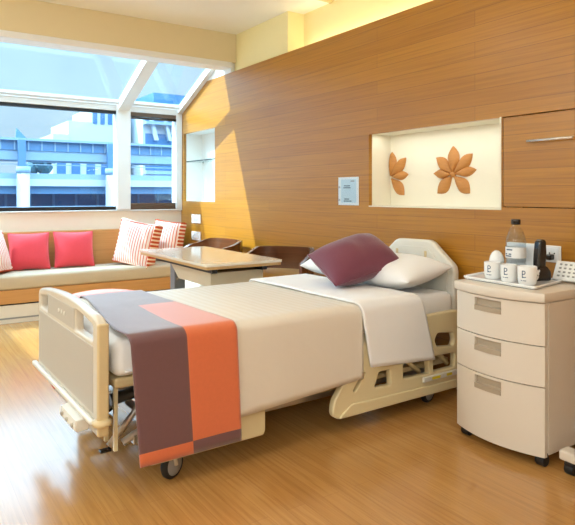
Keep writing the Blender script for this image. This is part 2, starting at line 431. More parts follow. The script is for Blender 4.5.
# brown roller blind and brown low rail at the narrow window
rb = empty('roller_blind', (WX + 0.02, 2.587, 2.10), 0, 'rolled up brown blind at the top of the narrow window', 'blind')
MB().box((0.0, -0.279, 0.02), (0.012, 0.279, 0.073)).build('cassette', 'blind', rb)
MB().cyl((0.012, -0.275, 0.012), (0.012, 0.275, 0.012), 0.018, n=14).build('roll', 'black_plastic', rb)
b = MB().box((WX + 0.013, MY1 + 0.006, 1.046), (WX + 0.028, 2.864, 1.12), 0.003, 1)
tag(b.build('window_rail', 'blind'), 'brown low rail across the foot of the narrow window', 'window rail')

# ceiling curtain track
cr = empty('curtain_track', (-3.98, 3.12, CZ), 0, 'pale curtain track on the ceiling above the wood panelled wall', 'curtain track')
MB().box((-0.022, -2.6, -0.03), (0.022, 0.0, -0.002), 0.004, 1).build('rail', 'gold_rail', cr)
MB().box((-0.03, 0.0, -0.036), (0.03, 0.018, -0.002), 0.004, 1).build('end_bracket', 'gold_rail', cr)

# ------------------------------------------------------------------ fittings on the wall
# leaflet holder
lh = empty('notice_holder', (-3.54, WY, 1.137), 0, 'clear wall holder with a white printed notice on the wood panelling', 'notice')
MB().box((-0.122, -0.006, 0.0), (0.122, -0.001, 0.218), 0.002, 1).build('back_plate', 'paper', lh)
MB().box((-0.085, -0.0072, 0.02), (0.095, -0.0062, 0.20)).build('printed_sheet', 'print_blue', lh)
b = MB()
for z, spans in ((0.150, ((-0.05, 0.02),)), (0.135, ((-0.055, 0.03),)), (0.048, ((-0.045, 0.015),)), (0.032, ((-0.05, 0.03),))):
    b = MB()
    for x0, x1 in spans:
        x = x0
        while x < x1:
            w = random.uniform(0.006, 0.012); b.box((x, -0.0079, z - 0.004), (x + w, -0.0073, z + 0.004)); x += w + 0.003
    b.build('printed_line', 'print_dark', lh)
b = MB().box((0.03, -0.0079, 0.182), (0.075, -0.0073, 0.190)); b.build('heading', 'grey_plastic', lh)
MB().box((-0.12, -0.013, 0.0), (0.12, -0.011, 0.216)).build('clear_cover', 'acrylic', lh)
for z in (0.04, 0.14): MB().cyl((-0.105, -0.015, z), (-0.105, -0.001, z), 0.008, n=12).build('stand_off', 'steel', lh)

# two switch plates
def switch(z, label):
    s = empty('switch_plate', (-6.28, WY, z), 0, label, 'switch', 'switch plates by the window')
    MB().box((-0.115, -0.010, -0.05), (0.115, -0.0005, 0.05), 0.004, 2).build('plate', 'ceramic', s)
    for k in range(3):
        MB().box((-0.06 + k * 0.042, -0.014, -0.022), (-0.06 + k * 0.042 + 0.036, -0.0095, 0.022), 0.002, 1).build('rocker', 'paper', s)
switch(0.938, 'upper white switch plate on the panelling right of the window')
switch(0.742, 'lower white switch plate on the panelling above the bench cushions')
# outlet plate behind the telephone
op = empty('outlet_plate', (-1.882, WY, 0.902), 0, 'white wall outlet plate behind the black telephone handset', 'outlet')
MB().box((-0.092, -0.012, -0.045), (0.092, -0.0005, 0.045), 0.004, 2).build('plate', 'ceramic', op)
for sx in (-0.045, 0.045):
    q = MB().box((sx - 0.035, -0.0145, -0.035), (sx + 0.035, -0.0115, 0.035), 0.002, 1).build('socket', 'paper', op)
    for dx, dz in ((-0.014, 0.004), (0.014, 0.004), (0, -0.016)):
        MB().cyl((sx + dx, -0.0155, dz), (sx + dx, -0.0142, dz), 0.004, n=10).build('socket_hole', 'black_plastic', q)
pg = MB().box((0.03, -0.05, -0.03), (0.06, -0.0125, 0.0), 0.006, 2); pg.build('plug', 'black_plastic', op)

# carved wooden flowers in the niche
def petal(w, l, t):
    b = MB(); rows = []; n = 9; m = 6
    prof = lambda s: math.sin(PI * (s ** 1.25)) ** 0.9 if 0 < s < 1 else 0.0
    for sgn in (1, -1):
        rows = []
        for i in range(n + 1):
            s = i / n; hw = w / 2 * max(prof(s), 0.02)
            row = []
            for j in range(m + 1):
                q = -1 + 2 * j / m
                z = t * (1 - abs(q) ** 2.5) ** 0.6 * (0.35 + 0.65 * math.sin(PI * min(1, s * 0.9 + 0.1))) if sgn > 0 else 0.0
                row.append((q * hw, l * s, z))
            if sgn < 0: row.reverse()
            rows.append(row)
        b.grid(rows)
    return b
def flower(cx, cz, petals, name_label, cut=False):
    r = empty('carved_flower', (cx, 3.17, cz), 0, name_label, 'wall decoration', 'carved flowers in the niche')
    for ang, w, l in petals:
        a = math.radians(ang)
        mt = Matrix.Rotation(PI / 2, 4, 'X') @ Matrix.Rotation(-a, 4, 'Z') @ Matrix.Translation((0, 0.012, 0.001))
        bm_ = petal(w, l, 0.026)
        if cut:
            bmesh.ops.transform(bm_.bm, matrix=mt, verts=bm_.bm.verts)
            g = bm_.bm.verts[:] + bm_.bm.edges[:] + bm_.bm.faces[:]
            bmesh.ops.bisect_plane(bm_.bm, geom=g, plane_co=(0, 0, 0), plane_no=(1, 0, 0), clear_inner=True)
            o = bm_.build('petal', 'oak_art', r)
        else:
            o = bm_.build('petal', 'oak_art', r, mtx=mt)
    if not cut:
        MB().lathe([(0.020, 0.0), (0.018, 0.016), (0.010, 0.022), (0.0, 0.023)], 18, mtx=Matrix.Rotation(PI / 2, 4, 'X')).build('centre', 'oak_art', r)
    return r
PET = [(0, 0.105, 0.18), (50, 0.088, 0.195), (-50, 0.088, 0.18), (82, 0.066, 0.18), (-86, 0.068, 0.16), (133, 0.098, 0.175), (-133, 0.098, 0.175)]
flower(-2.700, 1.355, PET, 'whole carved wooden flower on the back of the lit niche')
flower(-3.300, 1.350, [(4, 0.105, 0.18), (48, 0.088, 0.20), (84, 0.068, 0.17), (134, 0.098, 0.18)], 'half carved wooden flower in the left corner of the lit niche', True)

# ------------------------------------------------------------------ bench under the window
bn = empty('window_bench', (WX, 0.3, 0), 0, 'long built in window bench with beige padded seat and wood front', 'bench')
y0, y1 = -1.6, 2.64
MB().box((0.06, y0, 0.0), (0.60, y1 + 0.0, 0.17), 0.002, 1).build('plinth', 'skirt', bn)
MB().box((0.0, y0, 0.185), (0.61, y1, 0.315), 0.004, 1).build('seat_base', 'bench_wood', bn)
MB().box((0.03, y0, 0.17), (0.585, y1 - 0.01, 0.185)).build('shadow_gap', 'black_plastic', bn)
b = MB().box((0.09, y0, 0.315), (0.615, y1, 0.452), 0.03, 4)
shade_auto(b.build('seat_pad', 'seat_fabric', bn), 60)
b = MB().box((0.004, y0, 0.32), (0.085, y1, 0.83), 0.008, 2)
b.build('back_panel', 'bench_wood', bn)
b = MB().box((0.58, y0, 0.04), (0.603, y1 - 0.05, 0.055)); b.build('kick_line', 'grey_plastic', bn)

# ------------------------------------------------------------------ cushions and pillows
def pillow_bm(w, h, t, mats=None, n=22, pinch=0.07, seed=0, wr=0.006, pw=2.6, edge=0.0):
    b = MB()
    def pt(u, v, sgn):
        fx = 1 - pinch * (v * v) * 0 - pinch * (1 - v * v) * abs(u) ** 3
        fy = 1 - pinch * (1 - u * u) * abs(v) ** 3
        x = u * w / 2 * fx; y = v * h / 2 * fy
        f = max(0.0, (1 - abs(u) ** pw) * (1 - abs(v) ** pw)) ** 0.55
        z = sgn * (t / 2 * f + edge)
        k = noise.noise(Vector((x * 7 + seed, y * 7, sgn * 3 + seed))) * wr + noise.noise(Vector((x * 16 + seed, y * 16, sgn))) * wr * 0.5
        return (x, y, z + k * f)
    for sgn in (1, -1):
        rows = []
        for i in range(n + 1):
            v = math.sin((-1 + 2 * i / n) * PI / 2)
            row = [pt(math.sin((-1 + 2 * j / n) * PI / 2), v, sgn) for j in range(n + 1)]
            if sgn < 0: row.reverse()
            rows.append(row)
        mk = (lambda i, j, s=sgn: mats[0] if s > 0 else mats[-1]) if mats else None
        b.grid(rows, mk)
    bmesh.ops.remove_doubles(b.bm, verts=b.bm.verts, dist=0.0004)
    return b
def frame(c, u, v):
    u = Vector(u).normalized(); n = u.cross(Vector(v)).normalized(); v = n.cross(u)
    m = Matrix((u, v, n)).transposed().to_4x4(); m.translation = Vector(c); return m
def place(o, mtx): o.matrix_world = mtx; return o
def piping(w, h, n, pinch, mat, parent, r=0.005):
    b = MB(); pts = []
    def e(u, v):
        fx = 1 - pinch * (1 - v * v) * abs(u) ** 3; fy = 1 - pinch * (1 - u * u) * abs(v) ** 3
        return (u * w / 2 * fx, v * h / 2 * fy, 0)
    K = 10
    for k in range(K): pts.append(e(-1 + 2 * k / K, -1))
    for k in range(K): pts.append(e(1, -1 + 2 * k / K))
    for k in range(K): pts.append(e(1 - 2 * k / K, 1))
    for k in range(K + 1): pts.append(e(-1, 1 - 2 * k / K))
    b.tube(pts, r, 8); return b.build('piping', mat, parent)

def cushion(label, c, u, v, w, h, t, mat, seed, group=None, cat='cushion', name='cushion', pipe=True, pinch=0.07, wr=0.006):
    o = pillow_bm(w, h, t, None, pinch=pinch, seed=seed, wr=wr).build(name, mat)
    tag(o, label, cat, group); place(o, frame(c, u, v))
    if pipe: piping(w, h, 10, pinch, mat, o)
    return o
cushion('coral red cushion on the bench nearer the left edge', (-6.50, 1.185, 0.640), (0.06, 1, 0.0), (-0.28, 0, 1), 0.39, 0.38, 0.16, 'coral', 3, 'coral cushions on the bench')
cushion('coral red cushion on the bench beside the striped cushions', (-6.50, 1.63, 0.640), (0.0, 1, -0.02), (-0.28, 0, 1), 0.41, 0.38, 0.16, 'coral', 8, 'coral cushions on the bench')

def striped(label, mtx, w, h, t, seed):
    """boxy cushion: fine stripes on the faces, bold stripes round the gusset"""
    r = empty('striped_cushion', (0, 0, 0), 0, label, 'cushion', 'striped cushions on the bench')
    r.matrix_world = mtx
    n = 16; b = MB(); g = MB()
    def bul(u, v): return max(0.0, (1 - u * u) * (1 - v * v)) ** 0.6
    for sgn in (1, -1):
        rows = []
        for i in range(n + 1):
            v = -1 + 2 * i / n
            row = []
            for j in range(n + 1):
                u = -1 + 2 * j / n
                k = noise.noise(Vector((u * 2 + seed, v * 2, sgn))) * 0.01
                row.append((u * w / 2 * (1 - 0.05 * (1 - v * v)), v * h / 2 * (1 - 0.05 * (1 - u * u)), sgn * (t / 2 + 0.07 * bul(u, v)) + k * bul(u, v)))
            if sgn < 0: row.reverse()
            rows.append(row)
        b.grid(rows)
    face = b.build('cushion_face', 'stripe_v', r)
    loop = []
    for k in range(n): loop.append((-1 + 2 * k / n, -1))
    for k in range(n): loop.append((1, -1 + 2 * k / n))
    for k in range(n): loop.append((1 - 2 * k / n, 1))
    for k in range(n): loop.append((-1, 1 - 2 * k / n))
    loop.append(loop[0])
    rows = []
    for (u, v) in loop:
        row = []
        for q in range(7):
            s = -1 + 2 * q / 6
            o_ = 1 + 0.05 * (1 - s * s)
            row.append((u * w / 2 * (1 - 0.05 * (1 - v * v)) * o_, v * h / 2 * (1 - 0.05 * (1 - u * u)) * o_, s * t / 2))
        rows.append(row)
    g.grid(rows)
    g.build('cushion_gusset', 'stripe_h', r)
    for sgn in (1, -1):
        pb = MB().tube([(u * w / 2 * (1 - 0.05 * (1 - v * v)), v * h / 2 * (1 - 0.05 * (1 - u * u)), sgn * t / 2) for u, v in loop], 0.006, 6)
        pb.build('piping', 'stripe_h', r)
    return r
striped('larger striped orange and white cushion leaning at the bench end, in front', frame((-6.31, 2.26, 0.68), (0.80, 0.58, -0.16), (-0.10, 0.10, 1)), 0.44, 0.47, 0.15, 2)
striped('smaller striped orange and white cushion in the corner behind the larger one', frame((-6.42, 2.66, 0.69), (0.80, 0.58, -0.10), (-0.08, 0.08, 1)), 0.34, 0.44, 0.12, 5)
striped('striped orange and white cushion cut by the left edge of the picture', frame((-6.30, 0.79, 0.650), (0.75, -0.62, 0.0), (-0.20, -0.22, 1)), 0.42, 0.40, 0.12, 9)

# ------------------------------------------------------------------ ottoman, table, chairs
ot = empty('ottoman', (-4.82, 1.455, 0), 0, 'round salmon topped ottoman between the bed foot and the bench', 'ottoman')
MB().lathe([(0.0, 0.42), (0.22, 0.418), (0.28, 0.405), (0.305, 0.375), (0.305, 0.345), (0.29, 0.335), (0.0, 0.335)], 40).build('seat', 'salmon', ot)
MB().lathe([(0.28, 0.06), (0.295, 0.08), (0.295, 0.333), (0.0, 0.334)], 40).build('body', 'white_upholstery', ot)
for k in range(4):
    a = PI / 4 + k * PI / 2
    MB().cyl((0.2 * math.cos(a), 0.2 * math.sin(a), 0), (0.2 * math.cos(a), 0.2 * math.sin(a), 0.07), 0.02, n=12).build('foot', 'rubber', ot)

tb = empty('visitor_table', (-4.215, 2.06, 0), -0.01, 'long pale visitor table on a grey column beside the bed', 'table')
b = MB().prism(rounded([(-0.66, -0.31), (0.655, -0.31), (0.655, 0.30), (-0.66, 0.30)], 0.03), 0.735, 0.752, 'z'); b.build('tabletop', 'table_top', tb)
b = MB().prism(rounded([(-0.655, -0.305), (0.65, -0.305), (0.65, 0.295), (-0.655, 0.295)], 0.03), 0.715, 0.735, 'z'); b.build('edge_band', 'table_edge', tb)
b = MB().prism([(-0.20, 0.675), (0.52, 0.675), (0.52, 0.575), (-0.04, 0.575)], -0.21, 0.21, 'y'); b.build('drawer_box', 'beige_box', tb)
for y_ in (-0.22, 0.18): MB().box((-0.50, y_, 0.676), (0.56, y_ + 0.04, 0.714)).build('support_rail', 'dark_steel', tb)
b = MB().box((-0.61, -0.05, 0.06), (-0.51, 0.05, 0.70), 0.008, 2); b.build('column', 'grey_metal', tb)
b = MB().cyl((-0.512, -0.02, 0.50), (-0.498, -0.02, 0.50), 0.012, n=12); b.build('lock_knob', 'chrome', tb)
b = MB().box((-0.50, -0.26, 0.02), (-0.26, 0.26, 0.06), 0.01, 2).box((-0.30, -0.26, 0.02), (0.42, -0.20, 0.055), 0.01, 2).box((-0.30, 0.20, 0.02), (0.42, 0.26, 0.055), 0.01, 2); b.build('base', 'grey_metal', tb)
for x in (-0.46, 0.38):
    for y in (-0.23, 0.23): MB().cyl((x, y, 0.0), (x, y, 0.021), 0.018, n=12).build('glide', 'rubber', tb)

def arm_chair(label, loc, rz, wx=1.0):
    r = empty('visitor_chair', loc, rz, label, 'chair', 'tub chairs at the visitor table')
    # faces local -y; bent wooden shell round the back and sides
    b = MB(); rows = []; n = 30; R = 0.265
    zt, zb = 0.775, 0.585
    for i in range(n + 1):
        a = math.radians(-28 + 236 * i / n)
        ca, sa_ = math.cos(a), math.sin(a)
        ex = abs(ca) ** 0.7 * (1 if ca > 0 else -1); ey = abs(sa_) ** 0.7 * (1 if sa_ > 0 else -1)
        drop = 0.10 * (max(0.0, 0.55 - sa_) / 1.02) ** 1.2
        row = []
        for (rr, z) in ((R, zb), (R, zt - drop), (R - 0.026, zt - drop), (R - 0.026, zb), (R, zb)):
            row.append((ex * rr * wx, 0.02 + ey * rr, z))
        rows.append(row)
    b.grid(rows, smooth=False)
    b.bm.faces.new([v for v in b.bm.verts[0:4]]); b.bm.faces.new([v for v in b.bm.verts[-5:-1]])
    bmesh.ops.remove_doubles(b.bm, verts=b.bm.verts, dist=0.0003); bmesh.ops.recalc_face_normals(b.bm, faces=b.bm.faces)
    shade_auto(b.build('backrest', 'walnut', r), 40)
    sw = 0.24 * wx
    b = MB().prism(rounded([(-sw, -0.27), (sw, -0.27), (sw, 0.17), (sw * 0.63, 0.25), (-sw * 0.63, 0.25), (-sw, 0.17)], 0.06), 0.20, 0.46, 'z', bev=0.025); shade_auto(b.build('seat', 'white_upholstery', r), 60)
    for sx in (-1, 1):
        MB().cyl((sx * 0.20 * wx, -0.21, 0.0), (sx * 0.19 * wx, -0.19, 0.215), 0.013, 0.019, 12).build('leg', 'walnut', r)
        MB().cyl((sx * 0.20 * wx, 0.17, 0.0), (sx * 0.19 * wx, 0.14, 0.215), 0.013, 0.019, 12).build('leg', 'walnut', r)
        MB().cyl((sx * 0.232 * wx, 0.13, 0.30), (sx * 0.242 * wx, 0.13, 0.62), 0.014, 0.014, 12).build('back_post', 'walnut', r)
    return r
arm_chair('dark wood tub chair nearest the bed head, against the panelled wall', (-4.07, 2.63, 0), 0.62, 1.08)
arm_chair('dark wood tub chair behind the far end of the visitor table', (-5.22, 2.58, 0), 0.08, 1.22)
# ------------------------------------------------------------------ the hospital bed (local frame: x across, y from foot to head)
BO, BR = (-2.85, 0.70, 0.0), 0.0187
bed = empty('hospital_bed', BO, BR, 'cream hospital bed with low side rails and panelled footboard', 'bed')
BM_ = Matrix.Translation(BO) @ Matrix.Rotation(BR, 4, 'Z')
# footboard
arch = [(-0.545, 0.30), (0.472, 0.30), (0.472, 0.702), (0.45, 0.720), (0.40, 0.730), (0.30, 0.738), (0.18, 0.748), (0.05, 0.754), (-0.10, 0.753), (-0.25, 0.746), (-0.40, 0.735), (-0.49, 0.724), (-0.53, 0.712), (-0.545, 0.69)]
h1 = rounded([(-0.505, 0.625), (-0.335, 0.625), (-0.335, 0.702), (-0.505, 0.685)], 0.015)
h2 = rounded([(0.155, 0.625), (0.415, 0.625), (0.415, 0.688), (0.30, 0.703), (0.155, 0.713)], 0.015)
me = board(arch, [h1, h2], 0.042, 0.011)
fb = MB().add_mesh(me, Matrix.Translation((0, -0.004, 0)) @ XZ).build('footboard', 'foot_cream', bed); shade_auto(fb, 40)
MB().box((-0.515, -0.0275, 0.335), (0.425, -0.023, 0.605), 0.002, 1).build('inset_panel', 'greige', fb)
MB().box((-0.33, -0.0265, 0.622), (0.15, -0.0235, 0.715), 0.001, 1).build('name_panel', 'greige', fb)
for k in range(3): MB().cyl((-0.11 + k * 0.05, -0.030, 0.668), (-0.11 + k * 0.05, -0.026, 0.668), 0.009, n=12).build('button', 'cream_white', fb)
b = MB().box((-0.59, -0.05, 0.298), (0.465, -0.023, 0.322), 0.01, 3); shade_auto(b.build('bumper_bar', 'cream_white', fb), 50)
b = MB().box((0.470, -0.027, 0.255), (0.49, 0.020, 0.705), 0.009, 3)
b.build('end_post', 'tan_plastic', fb)  # tan colour carries the shade on the footboard's end
b = MB().lathe([(0.024, -0.014), (0.038, -0.008), (0.038, 0.009), (0.024, 0.015)], 20, loc=(0.475, -0.005, 0.308)); b.build('collar', 'tan_plastic', fb)
MB().box((-0.27, -0.022, 0.252), (0.47, 0.018, 0.301), 0.006, 2).build('lower_strip', 'greige', fb)
MB().box((-0.262, -0.024, 0.262), (-0.20, -0.0215, 0.288)).build('warning_sticker', 'red_sticker', fb)
cb = MB().prism([(-0.075, 0.292), (-0.02, 0.302), (-0.02, 0.245), (-0.065, 0.240), (-0.08, 0.252)], 0.12, 0.355, 'x', bev=0.006); cb = cb.build('crank_housing', 'cream_white', fb)
for x in (0.16, 0.24, 0.32): MB().cyl((x, -0.086, 0.266), (x, -0.072, 0.268), 0.009, n=12).build('crank_knob', 'greige', cb)
# headboard
hb_out = [(-0.43, 0.46), (0.462, 0.46), (0.467, 0.755), (0.457, 0.785), (0.29, 0.920), (0.26, 0.930), (0.0, 0.926), (-0.03, 0.916), (-0.40, 0.61), (-0.43, 0.57)]
hb_in = [(-0.30, 0.60), (0.41, 0.60), (0.42, 0.75), (0.25, 0.885), (0.0, 0.882)]
me = board(rounded(hb_out, 0.02, 4), [], 0.05, 0.014)
hb = MB().add_mesh(me, Matrix.Translation((0, 2.165, 0)) @ XZ).build('headboard', 'cream_white', bed); shade_auto(hb, 40)
me = board(rounded(hb_in, 0.02, 4), [], 0.008, 0.002)
MB().add_mesh(me, Matrix.Translation((0, 2.138, 0)) @ XZ).build('inset_panel', 'cream_white', hb)
for x_ in (0.235, -0.015): MB().box((x_, 2.128, 0.80), (x_ + 0.02, 2.136, 0.86), 0.003, 1).build('grip_slot', 'tan_plastic', hb)
# deck and base
b = MB().box((-0.45, 0.05, 0.425), (0.46, 2.12, 0.468), 0.012, 2); b.build('mattress_deck', 'tan_plastic', bed)
b = MB().box((0.42, 0.55, 0.205), (0.455, 2.10, 0.235), 0.004, 1).box((-0.45, 0.55, 0.205), (-0.415, 2.10, 0.235), 0.004, 1)
b.box((-0.45, 0.55, 0.205), (0.455, 0.59, 0.235), 0.004, 1).box((-0.45, 2.06, 0.205), (0.455, 2.10, 0.235), 0.004, 1); b.build('lower_frame', 'tan_plastic', bed)
b = MB()
for sx in (-0.36, 0.36):
    b.box((sx - 0.02, 0.16, 0.145), (sx + 0.02, 2.04, 0.185), 0.004, 1)
b.box((-0.47, 0.27, 0.14), (0.47, 0.32, 0.185), 0.004, 1).box((-0.47, 1.89, 0.14), (0.47, 1.94, 0.185), 0.004, 1)
b.build('base_frame', 'steel', bed)
for sx in (-0.30, 0.36):
    MB().cyl((sx, 0.12, 0.16), (sx, 0.72, 0.43), 0.016, n=12).build('lift_arm', 'steel', bed)
    MB().cyl((sx, 0.30, 0.42), (sx, 0.06, 0.16), 0.014, n=12).build('lift_arm', 'steel', bed)
    MB().cyl((sx, 2.0, 0.17), (sx, 1.40, 0.43), 0.016, n=12).build('lift_arm', 'steel', bed)
for sx in (0.30, 0.42):
    MB().box((sx - 0.009, 0.06, 0.16), (sx + 0.009, 0.075, 0.43)).build('footboard_bracket', 'cream', bed)
b = MB().cyl((-0.05, 0.2, 0.21), (-0.05, 1.15, 0.33), 0.03, n=16).cyl((-0.05, 1.1, 0.32), (-0.05, 1.5, 0.38), 0.018, n=12); b.build('actuator', 'dark_steel', bed)
b = MB().cyl((0.262, 0.09, 0.105), (0.225, 0.20, 0.20), 0.008, n=10); b.box((0.25, 0.05, 0.098), (0.28, 0.10, 0.110), 0.003, 1); b.build('brake_pedal', 'black_plastic', bed)
b = MB().box((0.16, 0.90, 0.10), (0.26, 0.98, 0.20), 0.01, 2); b.build('motor_box', 'black_plastic', bed)
def castor(x, y, ang):
    R_ = 0.062
    u = Vector((math.cos(ang), math.sin(ang), 0)); w = Vector((-math.sin(ang), math.cos(ang), 0))
    c = Vector((x, y, R_)) + w * 0.0
    o = MB().lathe([(0.028, -0.016), (0.054, -0.017), (0.061, -0.009), (0.062, 0.0), (0.061, 0.009), (0.054, 0.017), (0.028, 0.016)], 28,
                   mtx=Matrix.Translation(c) @ Vector((0, 0, 1)).rotation_difference(u).to_matrix().to_4x4(), cap=False).build('castor', 'rubber', bed)
    MB().lathe([(0.0, -0.019), (0.014, -0.02), (0.045, -0.018), (0.05, -0.012), (0.05, 0.012), (0.045, 0.018), (0.014, 0.02), (0.0, 0.019)], 28,
               mtx=Matrix.Translation(c) @ Vector((0, 0, 1)).rotation_difference(u).to_matrix().to_4x4()).build('wheel_disc', 'grey_plastic', o)
    f = MB()
    for s in (-1, 1):
        p0 = c + u * s * 0.024; p1 = Vector((x, y, 0.142)) - w * 0.02 + u * s * 0.022
        f.tube([p0, (p0 + p1) / 2 + Vector((0, 0, 0.01)), p1], 0.009, 8)
    f.cyl((x, y - 0.0, 0.128), (x, y, 0.16), 0.02, n=14)
    f.build('fork', 'cream_white', o)
castor(0.462, 0.30, 0.45); castor(0.455, 1.915, 0.2); castor(-0.45, 0.30, -0.3); castor(-0.45, 1.915, 0.1)
# head side rails with cut-outs
def head_rail(sx):
    out = rounded([(1.14, 0.105), (1.175, 0.078), (2.10, 0.072), (2.12, 0.10), (2.13, 0.50), (2.10, 0.535), (1.45, 0.525), (1.39, 0.50), (1.145, 0.17)], 0.03, 4)
    holes = [[(1.272, 0.204), (1.29, 0.198), (1.362, 0.285), (1.345, 0.292)],
             [(1.425, 0.195), (1.545, 0.187), (1.539, 0.273), (1.455, 0.272)],
             [(1.64, 0.205), (1.85, 0.197), (1.84, 0.283), (1.64, 0.286)],
             [(1.885, 0.200), (2.07, 0.200), (2.07, 0.284), (1.885, 0.288)],
             [(1.50, 0.335), (1.70, 0.335), (1.72, 0.375), (1.70, 0.415), (1.52, 0.415)],
             [(1.78, 0.335), (1.83, 0.335), (1.85, 0.375), (1.83, 0.42), (1.78, 0.42)],
             [(1.915, 0.34), (2.055, 0.325), (2.07, 0.36), (2.055, 0.405), (1.92, 0.418), (1.895, 0.38)]]
    x0 = 0.510 * sx
    rl = board(out, [rounded(h, 0.012, 3) for h in holes], 0.04, 0.008)
    o = MB().add_mesh(rl, Matrix.Translation((x0, 0, 0)) @ YZ).build('side_rail', 'cream', bed); shade_auto(o, 40)
    step = [(1.18, 0.083), (2.095, 0.078), (2.10, 0.125), (1.26, 0.143), (1.19, 0.10)]
    bd = board(rounded(step, 0.015, 3), [], 0.014, 0.005)
    s_ = MB().add_mesh(bd, Matrix.Translation((x0 + sx * 0.022, 0, 0)) @ YZ).build('bumper_ridge', 'cream', o); shade_auto(s_, 40)
    MB().box((x0 + sx * 0.021 - 0.008, 1.79, 0.155), (x0 + sx * 0.021 + 0.010, 2.09, 0.185), 0.005, 2).build('release_handle', 'cream_white', o)
    for (ya, yb) in ((1.86, 1.93), (1.985, 2.03)):
        MB().box((x0 + sx * 0.0315 - 0.001, ya, 0.163), (x0 + sx * 0.0315 + 0.001, yb, 0.178)).build('sticker', 'yellow_sticker', o)
    for (ya, za, yb, zb) in ((1.66, 0.33, 1.82, 0.20), (1.95, 0.31, 2.06, 0.21)):
        xx = x0 - sx * 0.034
        b = MB().cyl((xx, ya, za), (xx, yb, zb), 0.014, n=10).cyl((xx, ya, za), (xx - sx * 0.05, ya, za), 0.012, n=10)
        b.cyl((xx, (ya + yb) / 2, (za + zb) / 2), (xx + sx * 0.018, (ya + yb) / 2, (za + zb) / 2), 0.010, n=10).build('linkage', 'cream', o)
head_rail(1); head_rail(-1)
def foot_rail(sx):
    out = rounded([(0.17, 0.10), (0.735, 0.10), (0.745, 0.12), (0.745, 0.30), (0.70, 0.33), (0.20, 0.33), (0.17, 0.28)], 0.025, 4)
    x0 = 0.502 * sx
    bd = board(out, [rounded([(0.22, 0.19), (0.40, 0.19), (0.40, 0.27), (0.22, 0.27)], 0.015, 3), rounded([(0.46, 0.19), (0.55, 0.19), (0.55, 0.27), (0.46, 0.27)], 0.015, 3)], 0.032, 0.008)
    o = MB().add_mesh(bd, Matrix.Translation((x0, 0, 0)) @ YZ).build('side_rail', 'cream', bed); shade_auto(o, 40)
    for (yy, zz) in ((0.62, 0.22), (0.24, 0.30)): MB().cyl((x0 - sx * 0.01, yy, zz), (x0 - sx * 0.06, yy, zz), 0.012, n=10).build('linkage', 'steel', o)
foot_rail(1); foot_rail(-1)

# mattress
mt = empty('mattress', BO, BR, 'thick white sheeted mattress lying on the hospital bed', 'mattress')
b = MB().box((-0.45, 0.045, 0.470), (0.475, 2.125, 0.632), 0.04, 4)
shade_auto(b.build('mattress_body', 'sheet', mt), 60)
b = MB().tube([(0.476, 0.09, 0.495), (0.478, 1.0, 0.497), (0.476, 2.08, 0.495)], 0.004, 6); b.build('piping', 'sheet', mt)

def cloth(prof, yfun, ny, thick, name, mat, parent=None, wr=0.004, hang_wr=0.008, seed=0, mat_of=None, zref=0.6, bottom=None, sub=1):
    """prof: list of (x, z, t) across the bed, far to near; yfun(t, k) -> y ; bottom(t, y) -> dz"""
    b = MB(); rows = []
    for k in range(ny + 1):
        row = []
        for (x, z, t) in prof:
            y = yfun(t, k / ny)
            hang = max(0.0, (zref - z) / 0.4)
            dz = bottom(x, y) * hang if bottom else 0
            w1 = noise.noise(Vector((x * 3.0, y * 3.2, z * 3.0 + seed))) ; w2 = noise.noise(Vector((x * 9.0 + seed, y * 9.0, z * 7.0)))
            fold = 1.4 * noise.noise(Vector((y * 3.5 + seed + z * 1.5, z * 2.5, 1.3)))
            if hang > 0: row.append((x + (abs(fold) * hang_wr * min(1, hang) + w2 * wr * 0.3) * (1 if x > 0 else -1), y, z + dz))
            else: row.append((x, y, z + max(-0.001, w1 * wr + w2 * wr * 0.5)))
        rows.append(row)
    b.grid(rows, mat_of)
    bmesh.ops.recalc_face_normals(b.bm, faces=b.bm.faces)
    o = b.build(name, mat, parent)
    sd = o.modifiers.new('thickness', 'SOLIDIFY'); sd.thickness = thick; sd.offset = 0
    return o
def profile(xn, xf, ztop, znb, zfb, r=0.045, n=28, nh=12):
    P = []
    for i in range(nh): P.append((xf, zfb + (ztop - r - zfb) * i / nh))
    for i in range(6):
        a = PI / 2 * i / 5; P.append((xf + r - r * math.cos(a), ztop - r + r * math.sin(a)))
    for i in range(1, n): P.append((xf + r + (xn - xf - 2 * r) * i / n, ztop))
    for i in range(6):
        a = PI / 2 * i / 5; P.append((xn - r + r * math.sin(a), ztop - r + r * math.cos(a)))
    for i in range(1, nh + 1): P.append((xn, ztop - r + (znb - ztop + r) * i / nh))
    L = len(P)
    return [(x, z, i / (L - 1)) for i, (x, z) in enumerate(P)]
# bedspread and its folded-back top
bs = empty('bedspread', BO, BR, 'ivory satin striped bedspread folded back below the pillows', 'bedspread')
pr = profile(0.537, -0.535, 0.646, 0.235, 0.33)
M['spread'] = plain('ivory_satin', (235, 226, 211), 0.45, var=0.012, scale=5, bump=0.35, bscale=9)
def satin(m, axis, freq, r0, r1):
    N = m.node_tree.nodes; L = m.node_tree.links; B = N['Principled BSDF']
    tc = N.new('ShaderNodeTexCoord'); sep = N.new('ShaderNodeSeparateXYZ'); L.new(tc.outputs['Object'], sep.inputs[0])
    mu = N.new('ShaderNodeMath'); mu.operation = 'MULTIPLY'; mu.inputs[1].default_value = freq; L.new(sep.outputs[axis], mu.inputs[0])
    fr = N.new('ShaderNodeMath'); fr.operation = 'FRACT'; L.new(mu.outputs[0], fr.inputs[0])
    mp = N.new('ShaderNodeMapRange'); mp.inputs[1].default_value = 0.42; mp.inputs[2].default_value = 0.58; mp.inputs[3].default_value = r0; mp.inputs[4].default_value = r1
    L.new(fr.outputs[0], mp.inputs[0]); L.new(mp.outputs[0], B.inputs['Roughness'])
satin(M['spread'], 1, 22.0, 0.28, 0.6)
